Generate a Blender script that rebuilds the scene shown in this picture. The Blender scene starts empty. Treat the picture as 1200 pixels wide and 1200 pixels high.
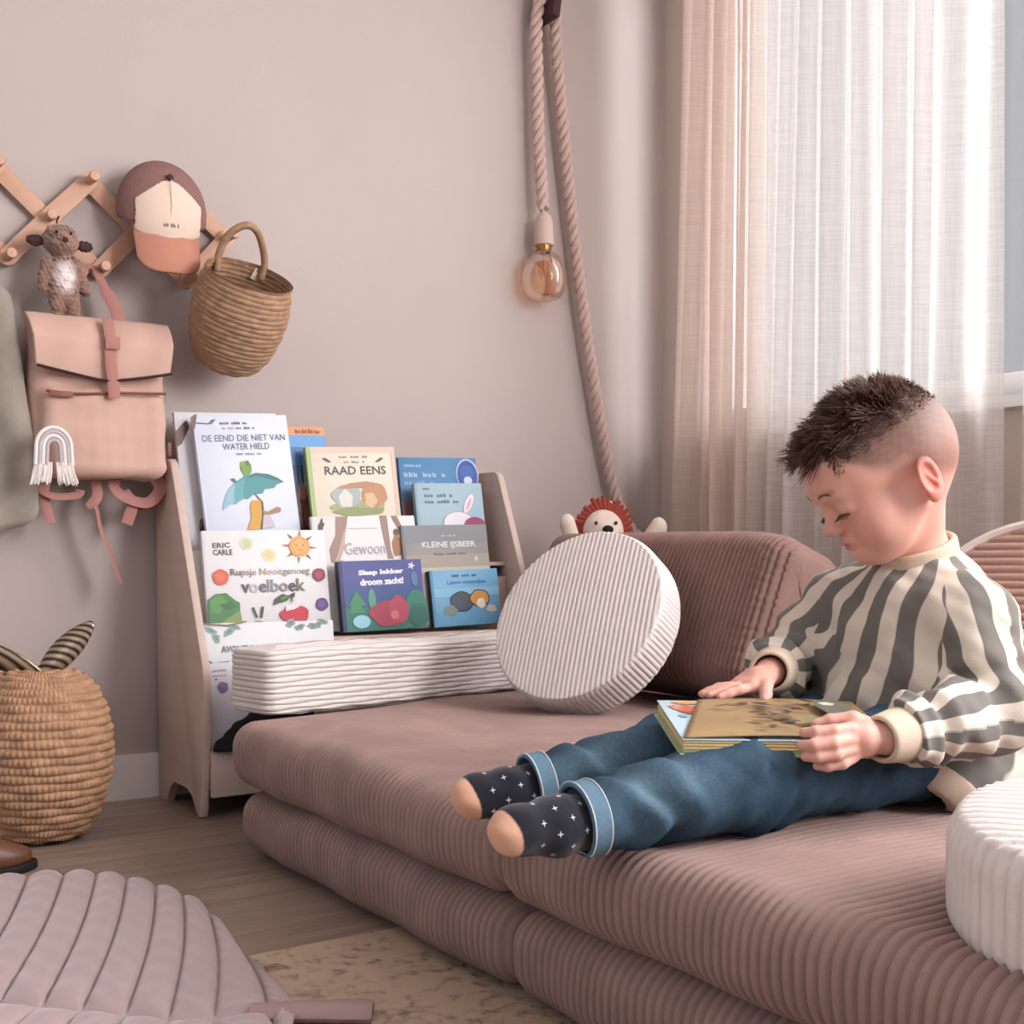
import bpy, bmesh, math, random
import numpy as np
from mathutils import Vector, Matrix, Euler

C = bpy.context.scene.collection
S = bpy.context.scene
R = math.radians

# ------------------------------------------------------------------ camera, world, light, exposure
F_PX = 1450.0
PITCH = R(2.7)
YAW = R(33.5)
CAM = Vector((-2.50, -2.94, 0.60))
cd = bpy.data.cameras.new('camera')
cam = bpy.data.objects.new('camera', cd)
C.objects.link(cam)
cam.location = CAM
cam.rotation_euler = (R(90) - PITCH, 0, -YAW)
cd.sensor_width = 36
cd.lens = 36 * F_PX / 1200
cd.shift_y = (708.4 - 600) / 1200
cd.clip_start = 0.02
S.camera = cam

w = bpy.data.worlds.new('world')
S.world = w
w.use_nodes = True
bg = w.node_tree.nodes['Background']
bg.inputs['Color'].default_value = (0.90, 0.92, 1.0, 1)
bg.inputs['Strength'].default_value = 0.44

def area(name, loc, rot, sx, sy, power, col):
    l = bpy.data.lights.new(name, 'AREA')
    l.shape = 'RECTANGLE'; l.size = sx; l.size_y = sy; l.energy = power; l.color = col
    o = bpy.data.objects.new(name, l); C.objects.link(o)
    o.location = loc; o.rotation_euler = rot
    return o
# daylight outside the curtained window
area('window_daylight', (0.95, -2.75, 1.95), (0, R(76), R(-22)), 1.9, 2.2, 290, (0.95, 0.97, 1.0))
# added fill light, out of view on the right; the wall there is solid
area('right_fill_light', (-.12, -3.65, 1.55), (0, R(78), R(-8)), 1.7, 2.0, 225, (0.98, 0.97, 1.0))
# weak fill light added on the far left to brighten the lower wall
area('left_fill_light', (-4.4, -2.3, 1.35), (0, R(-88), R(12)), 1.5, 1.6, 13, (0.98, 0.98, 1.0))

S.view_settings.view_transform = 'Standard'
S.view_settings.look = 'None'
S.view_settings.gamma = 1
S.view_settings.use_curve_mapping = False
S.view_settings.exposure = 0.0
S.cycles.use_denoising = True
S.cycles.max_bounces = 8
S.cycles.transparent_max_bounces = 16
S.cycles.transmission_bounces = 8
S.cycles.sample_clamp_indirect = 6

rng = random.Random(4)

# ------------------------------------------------------------------ helpers
def rgb(h):
    h = h.lstrip('#')
    c = [int(h[i:i + 2], 16) / 255 for i in (0, 2, 4)]
    return tuple(x / 12.92 if x < .04045 else ((x + .055) / 1.055) ** 2.4 for x in c) + (1,)

def mat(name, col, rough=.7, metal=0, sheen=0, noise=0, nscale=30, bump=0, bscale=200, spec=.3, sub=0, stretch=None, col2=None):
    m = bpy.data.materials.new(name); m.use_nodes = True
    nt = m.node_tree; b = nt.nodes['Principled BSDF']
    c = rgb(col) if isinstance(col, str) else col
    b.inputs['Base Color'].default_value = c
    b.inputs['Roughness'].default_value = rough
    b.inputs['Metallic'].default_value = metal
    b.inputs['Specular IOR Level'].default_value = spec
    if sheen:
        b.inputs['Sheen Weight'].default_value = sheen
        b.inputs['Sheen Roughness'].default_value = .45
        b.inputs['Sheen Tint'].default_value = (1, .95, .95, 1)
    if sub:
        b.inputs['Subsurface Weight'].default_value = sub
        b.inputs['Subsurface Radius'].default_value = (.012, .005, .003)
        b.inputs['Subsurface Scale'].default_value = 1.0
    tc = nt.nodes.new('ShaderNodeTexCoord'); src = tc.outputs['Object']
    if stretch:
        mp = nt.nodes.new('ShaderNodeMapping'); mp.inputs['Scale'].default_value = stretch
        nt.links.new(src, mp.inputs['Vector']); src = mp.outputs['Vector']
    if noise or col2:
        n = nt.nodes.new('ShaderNodeTexNoise'); n.inputs['Scale'].default_value = nscale; n.inputs['Detail'].default_value = 6
        nt.links.new(src, n.inputs['Vector'])
        mx = nt.nodes.new('ShaderNodeMix'); mx.data_type = 'RGBA'
        c2 = rgb(col2) if col2 else tuple(x * (1 - noise) for x in c[:3]) + (1,)
        mx.inputs['A'].default_value = c; mx.inputs['B'].default_value = c2
        r = nt.nodes.new('ShaderNodeMapRange'); r.inputs['From Min'].default_value = .35; r.inputs['From Max'].default_value = .65
        nt.links.new(n.outputs['Fac'], r.inputs['Value']); nt.links.new(r.outputs['Result'], mx.inputs['Factor'])
        nt.links.new(mx.outputs['Result'], b.inputs['Base Color'])
    if bump:
        n2 = nt.nodes.new('ShaderNodeTexNoise'); n2.inputs['Scale'].default_value = bscale; n2.inputs['Detail'].default_value = 4
        nt.links.new(src, n2.inputs['Vector'])
        bp = nt.nodes.new('ShaderNodeBump'); bp.inputs['Strength'].default_value = bump; bp.inputs['Distance'].default_value = .002
        nt.links.new(n2.outputs['Fac'], bp.inputs['Height']); nt.links.new(bp.outputs['Normal'], b.inputs['Normal'])
    return m

def attr_mat(name, rough=.7, sheen=0, bump=0, bscale=200, sub=0, noise=0, nscale=60):
    """base colour read from the mesh's own 'col' attribute (dyed / printed patterns)"""
    m = mat(name, (.5, .5, .5, 1), rough, sheen=sheen, bump=bump, bscale=bscale, sub=sub)
    nt = m.node_tree; b = nt.nodes['Principled BSDF']
    a = nt.nodes.new('ShaderNodeAttribute'); a.attribute_name = 'col'
    out = a.outputs['Color']
    if noise:
        n = nt.nodes.new('ShaderNodeTexNoise'); n.inputs['Scale'].default_value = nscale; n.inputs['Detail'].default_value = 5
        tc = nt.nodes.new('ShaderNodeTexCoord'); nt.links.new(tc.outputs['Object'], n.inputs['Vector'])
        mr = nt.nodes.new('ShaderNodeMapRange'); mr.inputs['To Min'].default_value = 1 - noise; mr.inputs['To Max'].default_value = 1 + noise
        mr.inputs['From Min'].default_value = .3; mr.inputs['From Max'].default_value = .7
        nt.links.new(n.outputs['Fac'], mr.inputs['Value'])
        vm = nt.nodes.new('ShaderNodeVectorMath'); vm.operation = 'SCALE'
        nt.links.new(out, vm.inputs[0]); nt.links.new(mr.outputs['Result'], vm.inputs['Scale']); out = vm.outputs['Vector']
    nt.links.new(out, b.inputs['Base Color'])
    return m

def mesh_obj(name, V, Fc, m, parent=None, smooth=True, loc=None, rot=None, col=None):
    me = bpy.data.meshes.new(name)
    V = np.asarray(V, dtype=np.float32)
    if isinstance(Fc, np.ndarray):
        nf, k = Fc.shape
        me.vertices.add(len(V)); me.vertices.foreach_set('co', V.ravel())
        me.loops.add(nf * k); me.loops.foreach_set('vertex_index', Fc.astype(np.int32).ravel())
        me.polygons.add(nf); me.polygons.foreach_set('loop_start', np.arange(0, nf * k, k, dtype=np.int32))
        me.update(calc_edges=True)
        me.validate()
    else:
        me.from_pydata([tuple(map(float, v)) for v in V], [], [tuple(map(int, f)) for f in Fc])
    if smooth and len(me.polygons):
        me.polygons.foreach_set('use_smooth', np.ones(len(me.polygons), dtype=bool))
    if col is not None:
        a = me.color_attributes.new('col', 'FLOAT_COLOR', 'POINT')
        cc = np.ones((len(V), 4), dtype=np.float32); cc[:, :3] = col[:, :3]
        a.data.foreach_set('color', cc.ravel())
    if isinstance(m, (list, tuple)):
        for q in m: me.materials.append(q)
    else:
        me.materials.append(m)
    o = bpy.data.objects.new(name, me); C.objects.link(o)
    if parent is not None: o.parent = parent
    if loc is not None: o.location = loc
    if rot is not None: o.rotation_euler = rot
    return o

def tag(o, label=None, cat=None, group=None, kind=None):
    if label: o['label'] = label
    if cat: o['category'] = cat
    if group: o['group'] = group
    if kind: o['kind'] = kind
    return o

def thing(name, label, cat, loc=(0, 0, 0), rot=(0, 0, 0), group=None):
    o = bpy.data.objects.new(name, None); C.objects.link(o)
    o.empty_display_size = .05
    o.location = loc; o.rotation_euler = rot
    return tag(o, label, cat, group)

def grid_faces(nu, nv, cu=False, cv=False):
    iu = np.arange(nu if cu else nu - 1); iv = np.arange(nv if cv else nv - 1)
    a, b = np.meshgrid(iu, iv, indexing='ij'); a = a.ravel(); b = b.ravel()
    a2 = (a + 1) % nu; b2 = (b + 1) % nv
    return np.stack([a * nv + b, a2 * nv + b, a2 * nv + b2, a * nv + b2], 1)

def quads_to_list(f): return [tuple(x) for x in f]

class B:
    """bmesh collector: boxes, prisms, tubes -> one mesh object"""
    def __init__(s): s.V = []; s.F = []
    def add(s, V, Fc):
        n = len(s.V); s.V += [tuple(v) for v in V]; s.F += [tuple(int(i) + n for i in f) for f in Fc]; return s
    def box(s, c, d, bev=.002, rot=None, seg=2):
        bm = bmesh.new(); bmesh.ops.create_cube(bm, size=1)
        for v in bm.verts: v.co = Vector((v.co.x * d[0], v.co.y * d[1], v.co.z * d[2]))
        if bev: bmesh.ops.bevel(bm, geom=bm.edges[:], offset=min(bev, min(d) * .45), segments=seg, profile=.5, affect='EDGES')
        M = Matrix.Translation(c) @ (Euler(rot).to_matrix().to_4x4() if rot else Matrix())
        bm.verts.index_update()
        s.add([M @ v.co for v in bm.verts], [[v.index for v in f.verts] for f in bm.faces]); bm.free(); return s
    def prism(s, pts, M, t, bev=.0015, seg=2):
        """2D outline pts extruded 0..t along local z, placed by matrix M"""
        bm = bmesh.new()
        a = [bm.verts.new((p[0], p[1], 0)) for p in pts]; b = [bm.verts.new((p[0], p[1], t)) for p in pts]
        f1 = bm.faces.new(a[::-1]); f2 = bm.faces.new(b)
        n = len(pts)
        for i in range(n): bm.faces.new((a[i], a[(i + 1) % n], b[(i + 1) % n], b[i]))
        if bev:
            es = [e for e in bm.edges if (e.verts[0] in a) == (e.verts[1] in a)]
            bmesh.ops.bevel(bm, geom=es, offset=min(bev, t * .4), segments=seg, profile=.5, affect='EDGES')
        bmesh.ops.recalc_face_normals(bm, faces=bm.faces[:])
        bm.verts.index_update()
        s.add([M @ v.co for v in bm.verts], [[v.index for v in f.verts] for f in bm.faces]); bm.free(); return s
    def tube(s, P, r, n=12, cap=True, flat=None, up=(0, 0, 1)):
        P = [Vector(p) for p in P]; rs = r if hasattr(r, '__len__') else [r] * len(P)
        V = []; prev = None
        for i, p in enumerate(P):
            t = (P[min(i + 1, len(P) - 1)] - P[max(i - 1, 0)]).normalized()
            if prev is None:
                a = Vector(up) if abs(t.dot(Vector(up))) < .95 else Vector((1, 0, 0))
                x = t.cross(a).normalized()
            else:
                x = (prev - t * prev.dot(t)).normalized()
            prev = x; y = t.cross(x)
            fl = 1 if flat is None else flat
            for k in range(n):
                an = 2 * math.pi * k / n
                V.append(p + x * math.cos(an) * rs[i] + y * math.sin(an) * rs[i] * fl)
        Fc = [tuple(f[::-1]) for f in grid_faces(len(P), n, False, True)]
        if cap: Fc += [tuple(range(n)), tuple(range((len(P) - 1) * n, len(P) * n))[::-1]]
        return s.add(V, Fc)
    def lathe(s, prof, c=(0, 0, 0), n=32, M=None):
        V = []
        for (r, z) in prof:
            for k in range(n):
                an = 2 * math.pi * k / n
                V.append(Vector((r * math.cos(an), r * math.sin(an), z)))
        M = M or Matrix.Translation(c)
        Fc = [tuple(f[::-1]) for f in grid_faces(len(prof), n, False, True)]
        return s.add([M @ v for v in V], Fc)
    def build(s, name, m, parent=None, smooth=True, **k):
        o = mesh_obj(name, s.V, s.F, m, parent, smooth=False, **k)
        if smooth:
            try:
                o.data.polygons.foreach_set('use_smooth', np.ones(len(o.data.polygons), dtype=bool))
                o.data.set_sharp_from_angle(angle=R(38))
            except Exception: pass
        return o

def smooth_path(P, n=8):
    """Catmull-Rom through P"""
    P = [Vector(p) for p in P]; out = []
    for i in range(len(P) - 1):
        p0 = P[max(i - 1, 0)]; p1 = P[i]; p2 = P[i + 1]; p3 = P[min(i + 2, len(P) - 1)]
        for k in range(n):
            t = k / n
            out.append(.5 * ((2 * p1) + (p2 - p0) * t + (2 * p0 - 5 * p1 + 4 * p2 - p3) * t * t + (3 * p1 - p0 - 3 * p2 + p3) * t ** 3))
    out.append(P[-1]); return out

def interp(xs, ys, x): return np.interp(x, xs, ys)

# ------------------------------------------------------------------ signed-distance modelling (surface nets)
def smin(a, b, k):
    h = np.clip(.5 + .5 * (b - a) / k, 0, 1)
    return b * (1 - h) + a * h - k * h * (1 - h)
def smax(a, b, k): return -smin(-a, -b, k)
def cap_(P, a, b, ra, rb=None):
    rb = ra if rb is None else rb
    a = np.asarray(a, float); b = np.asarray(b, float); ab = b - a
    t = np.clip(((P - a) @ ab) / max(ab @ ab, 1e-12), 0, 1)
    return np.linalg.norm(P - a - t[:, None] * ab, axis=1) - (ra + (rb - ra) * t)
def ell(P, c, r, M=None):
    q = P - np.asarray(c, float)
    if M is not None: q = q @ M          # columns of M are the local axes
    r = np.asarray(r, float)
    k0 = np.linalg.norm(q / r, axis=1); k1 = np.linalg.norm(q / (r * r), axis=1) + 1e-9
    return k0 * (k0 - 1) / k1
def rbox(P, c, h, rr, M=None):
    q = P - np.asarray(c, float)
    if M is not None: q = q @ M
    q = np.abs(q) - (np.asarray(h, float) - rr)
    return np.linalg.norm(np.maximum(q, 0), axis=1) + np.minimum(q.max(1), 0) - rr
def frame(x=None, z=None):
    """3x3 with columns = local x, y, z axes"""
    x = Vector(x).normalized(); z = Vector(z); z = (z - x * z.dot(x)).normalized(); y = z.cross(x)
    return np.array([x, y, z]).T
def nets(f, lo, hi, h):
    lo = np.array(lo, float); hi = np.array(hi, float)
    n = np.ceil((hi - lo) / h).astype(int) + 1
    bs = 8; nb = (n + bs - 1) // bs; n = nb * bs
    G = np.empty(tuple(n), np.float32)
    bi = np.stack(np.meshgrid(*[np.arange(k) for k in nb], indexing='ij'), -1).reshape(-1, 3)
    cen = lo + (bi * bs + (bs - 1) / 2) * h
    fc = f(cen)
    rad = h * bs * .87 * 1.8
    off = np.stack(np.meshgrid(*[np.arange(bs)] * 3, indexing='ij'), -1).reshape(-1, 3)
    G4 = G.reshape(nb[0], bs, nb[1], bs, nb[2], bs)
    near = np.abs(fc) < rad
    fa = np.nonzero(~near)[0]
    G4[bi[fa, 0], :, bi[fa, 1], :, bi[fa, 2], :] = np.where(fc[fa] < 0, -1, 1)[:, None, None, None]
    ne = np.nonzero(near)[0]
    for i in range(0, len(ne), 400):
        q = ne[i:i + 400]
        P = (lo + (bi[q][:, None, :] * bs + off[None]) * h).reshape(-1, 3)
        v = f(P).reshape(len(q), bs, bs, bs)
        G4[bi[q, 0], :, bi[q, 1], :, bi[q, 2], :] = v
    s = G < 0
    cnt = np.zeros(tuple(n - 1), np.int8)
    for a in (0, 1):
        for b in (0, 1):
            for c in (0, 1):
                cnt += s[a:n[0] - 1 + a, b:n[1] - 1 + b, c:n[2] - 1 + c]
    act = (cnt > 0) & (cnt < 8)
    ci = np.argwhere(act)
    idx = np.full(act.shape, -1, np.int64); idx[act] = np.arange(len(ci))
    acc = np.zeros((len(ci), 3)); num = np.zeros(len(ci))
    cor = np.array([(a, b, c) for a in (0, 1) for b in (0, 1) for c in (0, 1)])
    for i in range(8):
        for j in range(i + 1, 8):
            if np.abs(cor[i] - cor[j]).sum() != 1: continue
            A = ci + cor[i]; Bc = ci + cor[j]
            va = G[A[:, 0], A[:, 1], A[:, 2]]; vb = G[Bc[:, 0], Bc[:, 1], Bc[:, 2]]
            m = (va < 0) != (vb < 0)
            t = va[m] / (va[m] - vb[m])
            acc[m] += A[m] + (Bc[m] - A[m]) * t[:, None]; num[m] += 1
    V = lo + acc / num[:, None] * h
    Q = []
    for ax in range(3):
        o1, o2 = [(1, 2), (2, 0), (0, 1)][ax]
        sl0 = [slice(1, -1)] * 3; sl1 = [slice(1, -1)] * 3
        sl0[ax] = slice(0, -1); sl1[ax] = slice(1, None)
        s0 = s[tuple(sl0)]; s1 = s[tuple(sl1)]
        e = np.argwhere(s0 != s1)
        if not len(e): continue
        flip = s0[e[:, 0], e[:, 1], e[:, 2]]
        base = e + 1; base[:, ax] -= 1
        d1 = np.zeros(3, int); d1[o1] = 1; d2 = np.zeros(3, int); d2[o2] = 1
        def g(p): return idx[p[:, 0], p[:, 1], p[:, 2]]
        q = np.stack([g(base - d1 - d2), g(base - d2), g(base), g(base - d1)], 1)
        q[~flip] = q[~flip][:, ::-1]
        Q.append(q)
    Q = np.concatenate(Q); Q = Q[(Q >= 0).all(1)]
    return V, Q

def relax(V, Q, it=1, lam=.5):
    for _ in range(it):
        acc = np.zeros_like(V); num = np.zeros(len(V))
        for k in range(4):
            a = Q[:, k]; b = Q[:, (k + 1) % 4]
            np.add.at(acc, a, V[b]); np.add.at(num, a, 1)
            np.add.at(acc, b, V[a]); np.add.at(num, b, 1)
        V = V + lam * (acc / np.maximum(num, 1)[:, None] - V)
    return V
def vnoise(P, s, seed=0):
    """cheap smooth pseudo-noise, about -1..1"""
    r = np.random.RandomState(seed); o = np.zeros(len(P))
    for k in range(7):
        d = r.normal(size=3); d /= np.linalg.norm(d)
        o += np.sin((P @ d) * s * (1 + .35 * k) + r.uniform(0, 6.28))
    return o / 3.2

# ------------------------------------------------------------------ corduroy shapes
def ribf(t, pitch): return np.abs(np.sin(np.pi * t / pitch)) ** .42 - 1

def cord_loop(name, L, A, Bh, r, pitch, amp, m, parent=None, M=None, sag=0, skew=0, warp=None, npr=6, nl=96, label_rib=True):
    """rounded-rect loop (local x: 0..A, z: 0..Bh) stacked along local y: 0..L, ribs running around the loop"""
    ts = []
    cnt = max(1, round(L / pitch)); pitch = L / cnt
    ts = np.linspace(0, L, cnt * npr + 1)
    per = 2 * (A + Bh) - 8 * r + 2 * math.pi * r
    # loop points
    seg = []
    k = max(6, int(nl * (math.pi * r / 2) / per))
    def arc(cx, cz, a0):
        return [(cx + r * math.cos(R(a0 - 90 * j / k)), cz + r * math.sin(R(a0 - 90 * j / k)), math.cos(R(a0 - 90 * j / k)), math.sin(R(a0 - 90 * j / k))) for j in range(k + 1)]
    def line(p, q, nx, nz, cnt):
        return [(p[0] + (q[0] - p[0]) * j / cnt, p[1] + (q[1] - p[1]) * j / cnt, nx, nz) for j in range(1, cnt)]
    na = max(4, int(nl * (A - 2 * r) / per)); nb_ = max(4, int(nl * (Bh - 2 * r) / per))
    L1 = arc(r, Bh - r, 180)            # top-left, going from left side to top
    L1 += line((r, Bh), (A - r, Bh), 0, 1, na)
    L1 += arc(A - r, Bh - r, 90)
    L1 += line((A, Bh - r), (A, r), 1, 0, nb_)
    L1 += arc(A - r, r, 0)
    L1 += line((A - r, 0), (r, 0), 0, -1, na)
    L1 += arc(r, r, -90)
    L1 += line((0, r), (0, Bh - r), -1, 0, nb_)
    lp = np.array(L1); n = len(lp)
    er = min(r, L * .4)
    inset = np.where(ts < er, er - np.sqrt(np.maximum(er ** 2 - (er - ts) ** 2, 0)), 0)
    inset = np.maximum(inset, np.where(L - ts < er, er - np.sqrt(np.maximum(er ** 2 - (er - (L - ts)) ** 2, 0)), 0))
    inset = np.minimum(inset, er * .8)
    V = np.zeros((len(ts), n, 3))
    d = (amp * ribf(ts, pitch) - inset)[:, None]
    V[:, :, 0] = lp[None, :, 0] + lp[None, :, 2] * d
    V[:, :, 2] = lp[None, :, 1] + lp[None, :, 3] * d
    V[:, :, 1] = ts[:, None]
    rings = [V]
    c0 = V[0].mean(0); c1 = V[-1].mean(0)
    cap0 = [c0 + (V[0] - c0) * s_ for s_ in (.0, .35, .7)]
    cap1 = [c1 + (V[-1] - c1) * s_ for s_ in (.7, .35, .0)]
    V = np.concatenate([np.array(cap0), V, np.array(cap1)])
    nu = len(V); V = V.reshape(-1, 3)
    if sag: 
        pass
    if skew: V[:, 1] += skew * V[:, 0]
    if warp is not None: V = warp(V)
    Fc = grid_faces(nu, n, False, True)
    if M is not None:
        Mn = np.array(M); V = V @ Mn[:3, :3].T + Mn[:3, 3]
    return mesh_obj(name, V, Fc, m, parent)

def cord_disc(name, Rr, T, rc, pitch, amp, m, parent=None, ang=0, warp=None, rimcount=None):
    """round cushion, axis local z, ribs straight over the faces and across the rim"""
    nth = 880
    th = np.linspace(0, 2 * np.pi, nth, endpoint=False)
    prof = [(r, T / 2, 0., 1.) for r in np.linspace(0.001, Rr - rc, 150)]
    prof += [(Rr - rc + rc * math.sin(a), T / 2 - rc + rc * math.cos(a), math.sin(a), math.cos(a)) for a in np.linspace(0, math.pi / 2, 10)[1:]]
    prof += [(Rr, z, 1., 0.) for z in np.linspace(T / 2 - rc, -T / 2 + rc, 8)[1:-1]]
    prof += [(Rr - rc + rc * math.sin(a), -T / 2 + rc - rc * math.cos(a), math.sin(a), -math.cos(a)) for a in np.linspace(math.pi / 2, 0, 10)]
    prof += [(r, -T / 2, 0., -1.) for r in np.linspace(Rr - rc, 0.001, 60)[1:]]
    pr_ = np.array(prof); 
    r = pr_[:, 0][:, None] + 0 * th; z = pr_[:, 1][:, None] + 0 * th
    nr = pr_[:, 2][:, None]; nz = pr_[:, 3][:, None]
    x = r * np.cos(th); y = r * np.sin(th)
    q = x * math.cos(ang) + y * math.sin(ang)
    face = amp * ribf(q, pitch)
    cnt = rimcount or int(2 * np.pi * Rr / pitch)
    rim = amp * (np.abs(np.sin(th * cnt / 2)) ** .42 - 1)[None, :] + 0 * r
    wgt = np.clip((np.abs(nz)) ** 1.5, 0, 1)
    d = face * wgt + rim * (1 - wgt)
    # seam cord where face meets rim
    d = d + .003 * np.exp(-((np.abs(nr) - .55) / .16) ** 2)
    bul = .008 * (1 - (r / Rr) ** 2) * np.sign(nz) * (np.abs(nz) > .5)
    X = (r + nr * d) * np.cos(th); Y = (r + nr * d) * np.sin(th); Z = z + nz * d + bul
    V = np.stack([X, Y, Z], -1).reshape(-1, 3)
    if warp is not None: V = warp(V)
    Fc = grid_faces(len(prof), nth, False, True)[:, ::-1]
    return mesh_obj(name, V, Fc, m, parent)

# ------------------------------------------------------------------ materials of the room
def wall_mat(name, col):
    return mat(name, col, rough=.92, noise=.03, nscale=3, bump=.25, bscale=260, spec=.15)
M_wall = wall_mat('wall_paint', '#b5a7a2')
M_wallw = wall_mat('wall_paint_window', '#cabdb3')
M_base = mat('baseboard_white', '#ece6e1', rough=.5)

def floor_mat():
    m = bpy.data.materials.new('floor_planks'); m.use_nodes = True; nt = m.node_tree; b = nt.nodes['Principled BSDF']
    N = nt.nodes.new; L = nt.links.new
    tc = N('ShaderNodeTexCoord')
    br = N('ShaderNodeTexBrick'); br.inputs['Scale'].default_value = 1
    br.inputs['Brick Width'].default_value = 1.3; br.inputs['Row Height'].default_value = .19
    br.inputs['Mortar Size'].default_value = .0012; br.inputs['Bias'].default_value = 0
    br.inputs['Color1'].default_value = rgb('#988578'); br.inputs['Color2'].default_value = rgb('#8a776b'); br.inputs['Mortar'].default_value = rgb('#5f4a40')
    L(tc.outputs['Object'], br.inputs['Vector'])
    mp = N('ShaderNodeMapping'); mp.inputs['Scale'].default_value = (1.4, 16, 1)
    L(tc.outputs['Object'], mp.inputs['Vector'])
    n = N('ShaderNodeTexNoise'); n.inputs['Scale'].default_value = 2.2; n.inputs['Detail'].default_value = 9; n.inputs['Roughness'].default_value = .62
    n.inputs['Distortion'].default_value = .6
    L(mp.outputs['Vector'], n.inputs['Vector'])
    mr = N('ShaderNodeMapRange'); mr.inputs['From Min'].default_value = .3; mr.inputs['From Max'].default_value = .7; mr.inputs['To Min'].default_value = .68; mr.inputs['To Max'].default_value = 1.22
    L(n.outputs['Fac'], mr.inputs['Value'])
    vm = N('ShaderNodeVectorMath'); vm.operation = 'SCALE'; L(br.outputs['Color'], vm.inputs[0]); L(mr.outputs['Result'], vm.inputs['Scale'])
    L(vm.outputs['Vector'], b.inputs['Base Color'])
    b.inputs['Roughness'].default_value = .42; b.inputs['Specular IOR Level'].default_value = .35
    bp = N('ShaderNodeBump'); bp.inputs['Strength'].default_value = .15; bp.inputs['Distance'].default_value = .002
    L(n.outputs['Fac'], bp.inputs['Height']); L(bp.outputs['Normal'], b.inputs['Normal'])
    return m

# ------------------------------------------------------------------ the setting
def plane_box(name, lo, hi, m, kind='structure'):
    c = [(a + b) / 2 for a, b in zip(lo, hi)]; d = [b - a for a, b in zip(lo, hi)]
    o = B().box(c, d, bev=0).build(name, m, smooth=False)
    o['kind'] = kind; return o

plane_box('floor', (-4.6, -5.2, -.05), (.14, .14, 0), floor_mat())
plane_box('wall_back', (-4.6, 0, 0), (0, .12, 2.75), M_wall)
plane_box('ceiling', (-4.6, -5.2, 2.75), (.14, .14, 2.85), M_base)
# window wall with its opening
WY0, WY1, WZ0, WZ1 = -2.5, -.2, .94, 2.4
bw = B()
bw.box((.06, (-5.2 + WY0) / 2, 1.375), (.12, WY0 + 5.2, 2.75), 0)
bw.box((.06, (WY1 + .12) / 2, 1.375), (.12, .12 - WY1, 2.75), 0)
bw.box((.06, (WY0 + WY1) / 2, WZ0 / 2), (.12, WY1 - WY0, WZ0), 0)
bw.box((.06, (WY0 + WY1) / 2, (WZ1 + 2.75) / 2), (.12, WY1 - WY0, 2.75 - WZ1), 0)
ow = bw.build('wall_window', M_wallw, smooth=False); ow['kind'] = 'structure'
plane_box('baseboard_back', (-4.6, -.014, 0), (0, 0, .105), M_base)
plane_box('baseboard_window', (-.014, -5.2, 0), (0, -.014, .105), M_base)
M_frame = mat('window_frame_white', '#e8e6e4', rough=.35)
wf = B()
for z in (WZ0 + .03, WZ1 - .03): wf.box((.075, (WY0 + WY1) / 2, z), (.06, WY1 - WY0, .06), .004)
for y in (WY0 + .03, WY1 - .03, -1.34): wf.box((.075, y, (WZ0 + WZ1) / 2), (.06, .06, WZ1 - WZ0 - .12), .004)
o = wf.build('window_1', M_frame); o['kind'] = 'structure'
gm = bpy.data.materials.new('window_glass'); gm.use_nodes = True
gb = gm.node_tree.nodes['Principled BSDF']; gb.inputs['Transmission Weight'].default_value = 1; gb.inputs['Roughness'].default_value = 0; gb.inputs['IOR'].default_value = 1.0
gb.inputs['Base Color'].default_value = (.97, .99, 1, 1)
nt = gm.node_tree; tr = nt.nodes.new('ShaderNodeBsdfTransparent'); gl = nt.nodes.new('ShaderNodeBsdfGlossy'); gl.inputs['Roughness'].default_value = .02
mxs = nt.nodes.new('ShaderNodeMixShader'); mxs.inputs['Fac'].default_value = .06
nt.links.new(tr.outputs[0], mxs.inputs[1]); nt.links.new(gl.outputs[0], mxs.inputs[2]); nt.links.new(mxs.outputs[0], nt.nodes['Material Output'].inputs['Surface'])
B().box((.075, (WY0 + WY1) / 2, (WZ0 + WZ1) / 2), (.006, WY1 - WY0 - .1, WZ1 - WZ0 - .1), 0).build('glass_pane', gm, o, smooth=False)
plane_box('trim_1', (-.03, WY0 - .03, WZ0 - .028), (.045, WY1 + .03, WZ0), M_frame)   # window sill
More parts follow.
